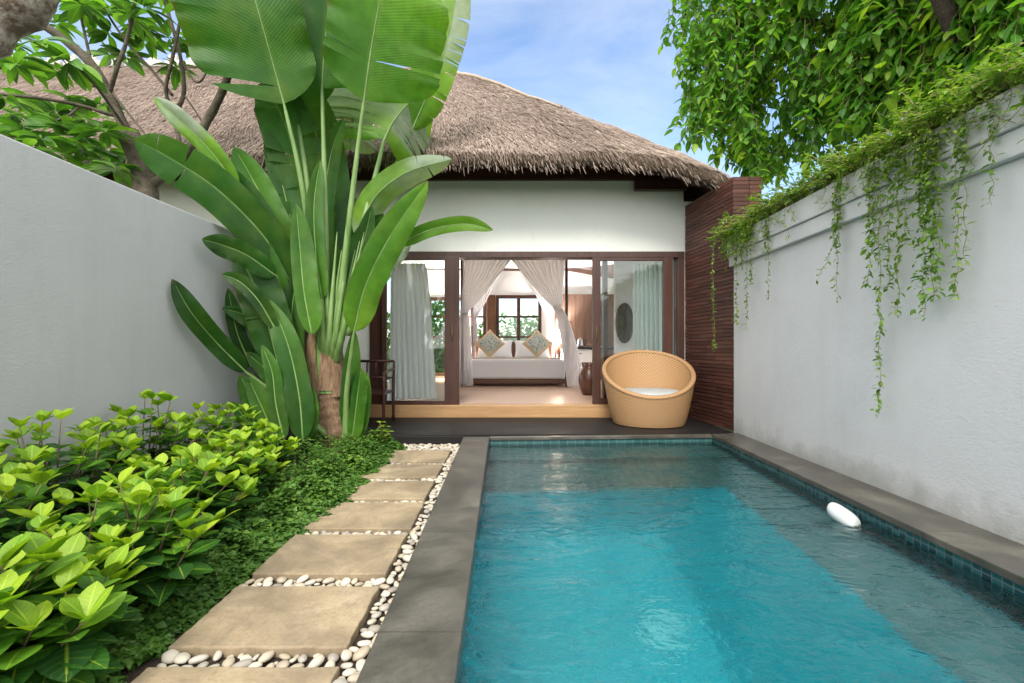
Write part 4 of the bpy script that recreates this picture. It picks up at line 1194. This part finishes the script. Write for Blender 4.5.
SH = [(-1.60, 1.38, .50, .34, 'lime leaved shrub nearest the camera, at the open end of the bed', 1.2),
      (-2.40, 1.85, .66, .42, 'lime leaved shrub against the grey wall, at the open end of the bed', 1.15),
      (-1.66, 1.95, .54, .34, 'lime leaved shrub beside the sixth stepping stone', 1.15),
      (-2.60, 2.55, .72, .42, 'lime leaved shrub against the grey wall, middle of the bed', 1.1),
      (-1.80, 2.50, .54, .33, 'lime leaved shrub beside the fifth stepping stone', 1.1),
      (-2.62, 3.25, .76, .38, 'tallest lime leaved shrub, against the grey wall near the palm', 1.1),
      (-1.95, 3.08, .52, .33, 'lime leaved shrub beside the fourth stepping stone', 1.05),
      (-2.12, 3.70, .50, .32, 'lime leaved shrub beside the third stepping stone', 1.05),
      (-2.55, 3.95, .66, .36, 'lime leaved shrub at the foot of the fan palm', 1.05)]
for k, (x, y, h, r_, lb, bg_) in enumerate(SH): shrub(x, y, h, r_, lb, 25, 20 + k, bg_ * (.9 if k else 1))

# low ground cover
gc = Leaves(ovate(.42), 2, .25, .3)
for k in range(26000):
    y = random.uniform(1.0, 5.25)
    edge = -1.22 - .012 * y + .07 * mnoise.noise(Vector((0, y * 3.1, 0))) + .05 * mnoise.noise(Vector((0, y * 9, 4))) + (.04 if y > 3.0 else 0) + (.03 if y > 2.4 else -.05)
    inner = -1.85 if y < 4.3 else -2.3
    x = edge - abs(random.gauss(0, .22)) if random.random() < .7 else random.uniform(inner, edge)
    if x < inner: continue
    dd = edge - x
    hh = (.045 + min(.17, dd * .55)) * (.7 + .6 * mnoise.noise(Vector((x * 5, y * 5, 0)))) * (1.25 if y > 3 else .9)
    if y < 1.9 and mnoise.noise(Vector((x * 6, y * 6, 7))) < -.15: continue
    z = -.10 + max(.01, hh * (random.random() ** .45))
    a = random.uniform(0, 6.28)
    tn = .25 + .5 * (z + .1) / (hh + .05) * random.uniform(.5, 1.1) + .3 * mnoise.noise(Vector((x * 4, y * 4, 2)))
    for j in range(1 if random.random() < .4 else 2):
        b = a + j * 2.1
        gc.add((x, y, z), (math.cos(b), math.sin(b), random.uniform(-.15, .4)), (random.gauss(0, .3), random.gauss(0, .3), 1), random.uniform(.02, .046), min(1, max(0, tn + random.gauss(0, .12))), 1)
tag(gc.build('ground_cover', M['cover_leaf']), 'dense small leaved ground cover between the shrubs and stepping stones', 'ground cover', kind='stuff')

# small yellow-green seedling by the deck
cr_ = thing('young_plant', G(384, 452, -.1), 'small yellow green plant in front of the armchair legs', 'plant')
L_ = Leaves(obovate(.36), 4, .25, .3); st = MB(); b = G(384, 452, -.1)
for k, (dx, hz) in enumerate(((-.03, .33), (.04, .22), (.0, .27))):
    e = b + Vector((dx, random.uniform(-.05, .05), hz)); pts = cr([b, b.lerp(e, .5) + Vector((dx * .2, 0, 0)), e], 8); st.tube(pts, .005, 5)
    for j in range(9):
        a = j * 2.4; L_.add(pts[max(3, 7 - j // 2)], (math.cos(a), math.sin(a), .4), (0, 0, 1), random.uniform(.05, .085), random.uniform(.75, 1), 1)
L_.build('foliage', M['shrub_leaf'], cr_); st.build('stem', TWIG, cr_)

# ------------------------------------------------------------------ frangipani behind the grey wall
fg = thing('frangipani_tree', (-4.0, 5.0, -.14), 'frangipani tree with bare forked limbs above the grey wall', 'tree')
mb = MB()
base = P(146, 190, 5.0)
mb.tube(cr([Vector((base.x - .05, 5.05, -.14)), Vector((base.x, 5.0, 1.2)), base, P(128, 132, 4.95)], 16), [.135 - .002 * k for k in range(16)], 12)
mb.build('trunk', BARK, fg)
BR = [
 ([(128, 135, 4.95), (110, 97, 4.9), (92, 65, 4.85), (62, 38, 4.8), (30, 18, 4.7), (-20, -8, 4.6)], 13, 9),
 ([(148, 188, 5.0), (176, 165, 5.0), (200, 133, 5.0), (222, 92, 5.0), (232, 62, 5.0)], 12, 9),
 ([(182, 156, 5.05), (176, 118, 5.1), (184, 92, 5.1), (180, 55, 5.1), (168, 12, 5.1), (158, -30, 5.1)], 6, 4),
 ([(176, 118, 5.1), (166, 92, 5.0), (172, 60, 4.9), (182, 10, 4.9), (186, -30, 4.9)], 5, 3),
 ([(109, 95, 4.9), (117, 68, 4.8), (128, 36, 4.8), (137, -10, 4.7)], 5.5, 4),
 ([(116, 116, 4.92), (82, 106, 4.8), (45, 99, 4.6), (-10, 93, 4.4)], 5, 3.5),
 ([(80, 106, 4.8), (64, 118, 4.7), (30, 126, 4.6), (-10, 128, 4.5)], 3.2, 2),
 ([(134, 140, 4.95), (120, 120, 4.8), (95, 85, 4.5), (70, 62, 4.3), (30, 40, 4.2)], 4, 2),
 ([(112, 92, 4.9), (132, 118, 4.8), (147, 136, 4.7)], 3, 2),
 ([(172, 95, 5.0), (150, 68, 5.1), (128, 44, 5.2), (104, 8, 5.2), (92, -20, 5.2)], 4, 2.5),
 ([(182, 62, 5.1), (196, 82, 5.0), (206, 72, 5.0), (212, 40, 5.0)], 3, 2),
 ([(184, 95, 5.1), (196, 112, 5.1), (204, 126, 5.1)], 2.5, 1.6),
 ([(104, 86, 4.9), (84, 84, 5.0), (56, 66, 5.2), (24, 66, 5.3), (-10, 70, 5.3)], 4, 2.2),
 ([(92, 66, 4.85), (86, 40, 5.0), (80, 14, 5.1), (70, -20, 5.2)], 4, 2.5),
]
for pts, r0, r1 in BR:
    mb = MB(); q = cr([P(*p) for p in pts], 20); d = pts[0][2]
    mb.tube(q, [(r0 + (r1 - r0) * k / 19) * .5 * d / F * .76 * (1 + .08 * math.sin(k * 2.7)) for k in range(20)], 9); mb.build('limb', BARK, fg)
mb = MB(); q = cr([P(-85, 90, 3.3), P(-25, 38, 3.3), P(18, 6, 3.35), P(62, -40, 3.4)], 24)
mb.tube(q, [.15 + .02 * math.sin(k * .9) + random.uniform(-.008, .008) for k in range(24)], 16); mb.build('limb', LICHEN, fg)
fl_ = Leaves(lance(.17), 5, .3, .35)
TIPS = [(20, 60, 4.6), (0, 96, 4.4), (28, 128, 4.6), (52, 68, 5.2), (10, 66, 5.3), (86, 18, 5.1), (104, 10, 5.2), (138, 8, 4.7), (160, 0, 5.1), (184, 8, 4.9), (212, 40, 5.0), (70, 60, 4.3), (36, 40, 4.2),
        (80, 138, 4.9), (88, 150, 4.8), (100, 132, 4.7), (120, 165, 4.85), (45, 140, 4.5), (24, 150, 4.4), (62, 128, 4.7), (110, 30, 5.3), (150, 30, 5.3), (60, 20, 5.3), (40, -5, 5.0), (120, -10, 5.0),
        (0, 20, 4.8), (14, 110, 5.2), (40, 100, 5.4), (70, 96, 5.4), (95, 110, 5.5), (104, 150, 5.3), (130, 60, 5.5), (165, 40, 5.5), (150, -10, 5.4), (180, -15, 5.4), (90, -10, 5.4), (205, 15, 5.4), (10, 40, 5.5), (35, 70, 5.6), (60, 112, 4.9), (88, 120, 5.2), (112, 172, 5.1), (70, 160, 4.9), (30, 110, 5.0), (140, 45, 5.6), (115, 60, 5.7), (196, 40, 5.6), (172, 70, 5.7), (5, 135, 4.6), (125, 20, 4.9), (75, 5, 4.8)]
for (px, py, d) in TIPS:
    c = P(px + random.uniform(-6, 6), py + random.uniform(-6, 6), d); ax = Vector((random.gauss(0, .4), random.gauss(0, .4), 1)).normalized()
    for j in range(15):
        a = j * 2.4 + random.random(); d_ = (Vector((math.cos(a), math.sin(a), random.uniform(-.35, .55)))).normalized()
        fl_.add(c + d_ * .02, d_, ax + rdir() * .3, random.uniform(.17, .30), min(1, max(0, random.gauss(.6, .25))), random.uniform(.85, 1.3))
fl_.build('crown', M['frangi_leaf'], fg)

# ------------------------------------------------------------------ weeping tree behind the pale wall
ft = thing('weeping_tree', (4.9, 4.4, -.14), 'large weeping broad leaved tree hanging over the pale wall', 'tree')
mb = MB()
mb.tube(cr([Vector((4.9, 4.4, -.14)), Vector((4.8, 4.4, 1.6)), Vector((4.55, 4.3, 3.0)), Vector((4.3, 4.2, 4.2)), Vector((4.1, 4.3, 5.6))], 24), [.30 - .007 * k for k in range(24)], 14); mb.build('trunk', DARKBARK, ft)
for e in ([(4.6, 4.3, 2.9), (4.0, 4.0, 3.6), (3.6, 3.9, 4.2), (3.2, 3.8, 4.9)], [(4.4, 4.2, 3.7), (4.3, 5.0, 4.4), (4.0, 5.6, 5.0), (3.7, 6.0, 5.4)], [(4.3, 4.2, 4.2), (4.0, 3.4, 4.9), (3.4, 2.7, 5.2)], [(4.5, 4.3, 3.3), (4.6, 3.6, 3.6), (4.2, 2.9, 3.7), (3.7, 2.5, 3.9)], [(4.5, 4.3, 3.0), (4.9, 5.4, 3.7), (4.8, 6.6, 4.2)]):
    mb = MB(); q = cr(e, 16); mb.tube(q, [.11 - .0055 * k for k in range(16)], 9); mb.build('limb', DARKBARK, ft)
tl = Leaves(ovate(.24), 5, .2, .3); tw = MB()
def left_edge(py):
    xs = [(-80, 640), (0, 655), (60, 674), (100, 678), (125, 664), (140, 670), (150, 695), (170, 728), (200, 745)]
    for (a, b), (c, d) in zip(xs, xs[1:]):
        if py <= c: return b + (d - b) * (py - a) / (c - a)
    return 745
def bottom(px): return 213 - max(0, px - 745) * .36
cnt = 0
while cnt < 2000:
    px = random.uniform(640, 1120); py = random.uniform(-150, 190)
    base_d = 6.6 - 3.3 * min(1, max(0, (px - 690) / 330)) ** .9
    layer = random.random()
    d = base_d + (abs(random.gauss(0, .45)) if layer < .65 else random.uniform(.6, 2.0))
    ln = random.uniform(.35, .85)
    ybot = py + ln * F / d
    le = left_edge(min(200, max(-80, ybot - 8))) + random.uniform(0, 22)
    if px < le or px < left_edge(py) + 6: continue
    if ybot > bottom(px) + random.uniform(-25, 8): continue
    # open pockets where the sky shows through
    gp = mnoise.noise(Vector((px * .016, py * .016, d * .5)))
    if gp < -.34 and layer < .8: continue
    if 800 < px < 845 and 140 < ybot < 190 and random.random() < .7: continue
    p0 = P(px, py, d)
    if p0.z < 2.5: continue
    cnt += 1
    sw = Vector((random.gauss(-.12, .16), random.gauss(0, .16), 0))
    pts = [p0 + sw * (q * q) * ln + Vector((0, 0, -ln * q)) for q in np.linspace(0, 1, 9)]
    tw.tube(pts, [.006 - .0004 * k for k in range(9)], 4, cap=False)
    a = random.uniform(0, 6); shade_ = random.gauss(.60, .15) + .25 * mnoise.noise(p0 * 1.3)
    nl = int(ln / .042)
    for j in range(nl):
        q = .1 + .9 * j / nl; p = pts[min(8, int(q * 8))].lerp(pts[min(8, int(q * 8) + 1)], q * 8 % 1)
        a += 2.5 + random.uniform(-.5, .5); c = Vector((math.cos(a), math.sin(a), 0))
        d_ = (c * random.uniform(.5, 1.0) + Vector((0, 0, random.uniform(-.95, .05)))).normalized()
        tl.add(p, d_, Vector((0, 0, 1)) + c * .6 + rdir() * .45, random.uniform(.11, .18), min(1, max(0, shade_ + random.gauss(0, .13) + .25 * (q > .85))), random.uniform(.85, 1.2))
tl.build('crown', M['tree_leaf'], ft); tw.build('twig', TWIG, ft)

# ------------------------------------------------------------------ creeper on the pale wall
cp = thing('creeper', (2.85, 3.6, 2.43), 'lime green creeper trailing over the cap of the pale wall', 'creeper')
ml = Leaves(ovate(.26), 3, .2, .35); ms = MB()
for k in range(1400):
    y = 1.7 + 4.1 * random.random(); wx = Wx(y)
    b = Vector((wx + random.uniform(-.06, .28), y, 2.43)); n_ = mnoise.noise(Vector((0, y * 1.7, 3)))
    hgt = max(.02, .10 + .20 * n_ + .12 * mnoise.noise(Vector((0, y * 6, 8))) + random.gauss(0, .05)); dr = Vector((random.gauss(-.10, .13), random.gauss(0, .16), 0))
    e = b + dr + Vector((0, 0, hgt if random.random() < .8 else .02)); m_ = b.lerp(e, .5) + Vector((0, 0, .05))
    pts = cr([b, m_, e], 7); ms.tube(pts, .0028, 4, cap=False)
    for j in range(16):
        p = pts[random.randrange(1, 7)] + rdir() * .015; a = random.uniform(0, 6.28); c = Vector((math.cos(a), math.sin(a), random.uniform(-.3, .6)))
        ml.add(p, c, Vector((0, 0, 1)) + rdir() * .4, random.uniform(.026, .052), min(1, max(0, random.gauss(.6, .2) + .2 * n_)), random.uniform(.8, 1.2))
for k in range(110):
    y = random.choice([random.uniform(1.8, 5.7), random.gauss(2.9, .3), random.gauss(5.3, .25)])
    y = min(5.72, max(1.8, y)); xx = Wx(y) - .09 - random.uniform(0, .05); ln = random.uniform(.08, .42) * random.uniform(.5, 1)
    pts = cr([Vector((Wx(y) + .06, y, 2.45)), Vector((xx, y + random.gauss(0, .05), 2.46)), Vector((xx - random.uniform(0, .03), y + random.gauss(0, .07), 2.43 - ln * .5)), Vector((xx, y + random.gauss(0, .09), 2.43 - ln))], 12)
    ms.tube(pts, .0018, 4, cap=False)
    for j in range(int(18 + ln * 60)):
        p = pts[random.randrange(3, 12)] + Vector((-abs(random.gauss(0, .015)), random.gauss(0, .015), random.gauss(0, .015))); a = random.uniform(0, 6.28); c = Vector((-abs(math.cos(a)), math.sin(a), random.uniform(-.8, .5)))
        ml.add(p, c, Vector((-.4, 0, 1)) + rdir() * .5, random.uniform(.018, .042), min(1, max(0, random.gauss(.65, .22))), random.uniform(.8, 1.2))
ml.build('foliage', M['vine_leaf'], cp); ms.build('stem', VINESTEM, cp)
# hanging strands: pixel path read from the photo, turned into points on the wall cap's face
STR = [
 ([(742, 212), (722, 222), (714, 240), (713, 275), (714, 310), (715, 352)], 5.72, 1.0),
 ([(745, 215), (741, 250), (741, 300), (742, 326)], 5.45, .8), ([(756, 215), (754, 250), (756, 290), (757, 330)], 5.2, .6), ([(765, 215), (762, 250), (760, 285)], 5.1, .8), ([(750, 214), (749, 240), (748, 268)], 5.3, 1.2),
 ([(782, 205), (781, 240), (781, 300)], 4.75, .6), ([(778, 205), (777, 230), (776, 252)], 4.8, .9),
 ([(848, 182), (850, 215), (845, 250), (836, 302)], 3.72, .8), ([(846, 184), (840, 225), (830, 255), (816, 281)], 3.76, .5), ([(851, 182), (852, 210), (850, 245)], 3.70, 1.1),
 ([(884, 165), (882, 200), (880, 240), (880, 287)], 3.38, 1.2), ([(890, 160), (888, 210), (885, 250)], 3.33, 1.2), ([(896, 158), (895, 230), (893, 300), (890, 350), (894, 414)], 3.28, 1.0), ([(902, 156), (901, 205), (903, 255), (899, 290)], 3.2, 1.2),
 ([(914, 150), (913, 200), (916, 250), (913, 314)], 3.12, 1.25), ([(921, 148), (922, 200), (920, 245)], 3.06, 1.1),
 ([(938, 140), (936, 190), (938, 250), (948, 316)], 2.92, 1.5), ([(946, 138), (944, 190), (946, 240), (955, 300)], 2.86, 1.5), ([(952, 136), (958, 180), (962, 235), (962, 290)], 2.82, 1.4), ([(934, 145), (930, 180), (928, 230)], 2.94, 1.2),
 ([(966, 130), (974, 180), (978, 215), (990, 262), (1001, 300)], 2.7, .8), ([(975, 125), (980, 160), (985, 215), (988, 266)], 2.65, .5), ([(1000, 112), (1002, 150), (1012, 205)], 2.5, .45),
]
sv = random.Random(5)
for pts, d, den in STR:
    o_mb = MB(); pp = cr([P(x, y, d) for x, y in pts], 26)
    # keep the strand clear of the wall face and hang it from the top of the cap
    pp = [Vector((min(p.x, Wx(p.y) - .095), p.y, p.z)) for p in pp]
    pp = cr([Vector((Wx(d) + .05, d, 2.46)), Vector((pp[0].x, d, max(2.44, pp[0].z)))], 3)[:-1] + pp
    pp = [p + Vector((0, .012 * math.sin(k * 1.1 + d * 7), 0)) for k, p in enumerate(pp)]
    o_mb.tube(pp, [.0019] * len(pp), 4, cap=False); s_ = o_mb.build('strand', VINESTEM, cp)
    lv = Leaves(lance(.24), 3, .2, .4); tot = sum((pp[k + 1] - pp[k]).length for k in range(len(pp) - 1))
    nl = int(tot / .0088 * den)
    for j in range(nl):
        q = j / nl * (len(pp) - 1); k = int(q); p = pp[k].lerp(pp[k + 1], q - k)
        dens = .5 + .5 * mnoise.noise(Vector((q * .5, d * 3, 1)))
        if sv.random() > .45 + .75 * dens: continue
        a = sv.uniform(0, 6.28); c = Vector((math.cos(a), math.sin(a), sv.uniform(-.8, .5)))
        if c.x > .3: c.x *= .3
        off = rdir() * (.07 if den > 1.3 else .025 if den > .9 else .012) * sv.random()
        off.x = -abs(off.x)
        lv.add(p + off, c, Vector((0, 0, 1)) + rdir() * .5, sv.uniform(.022, .052) * (1.15 if den > 1.3 else 1), min(1, max(0, sv.gauss(.5, .2))), sv.uniform(.8, 1.2))
    lv.build('foliage', M['vine_leaf'], s_)

# ------------------------------------------------------------------ garden seen through the bedroom windows
for bx, by, bw, bh, nn_, lb in ((.3, 15.6, 1.9, 1.15, 1700, 'green garden bush outside the bedroom window behind the bed'), (-2.9, 14.9, 1.5, 1.5, 2000, 'tall dark green garden bush outside the window by the glass door curtain')):
    bk = thing('garden_bush', (bx, by, -.14), lb, 'bush')
    bl = Leaves(ovate(.3), 4, .2, .3)
    for k in range(nn_):
        a = rdir(); r_ = random.random() ** .4
        bl.add((bx + a.x * bw * r_, by + a.y * .8 * r_, bh * .92 + a.z * bh * r_), rdir() + Vector((0, 0, .3)), (0, -.5, 1), random.uniform(.12, .24), random.random() * .8, 1)
    bl.build('crown', M['tree_leaf'], bk)
    mb = MB()
    for k in range(6): mb.tube([(bx + .1 * k - .25, by, -.14), (bx + .4 * (k - 2.5), by, bh)], .03, 6)
    mb.build('stem', TWIG, bk)
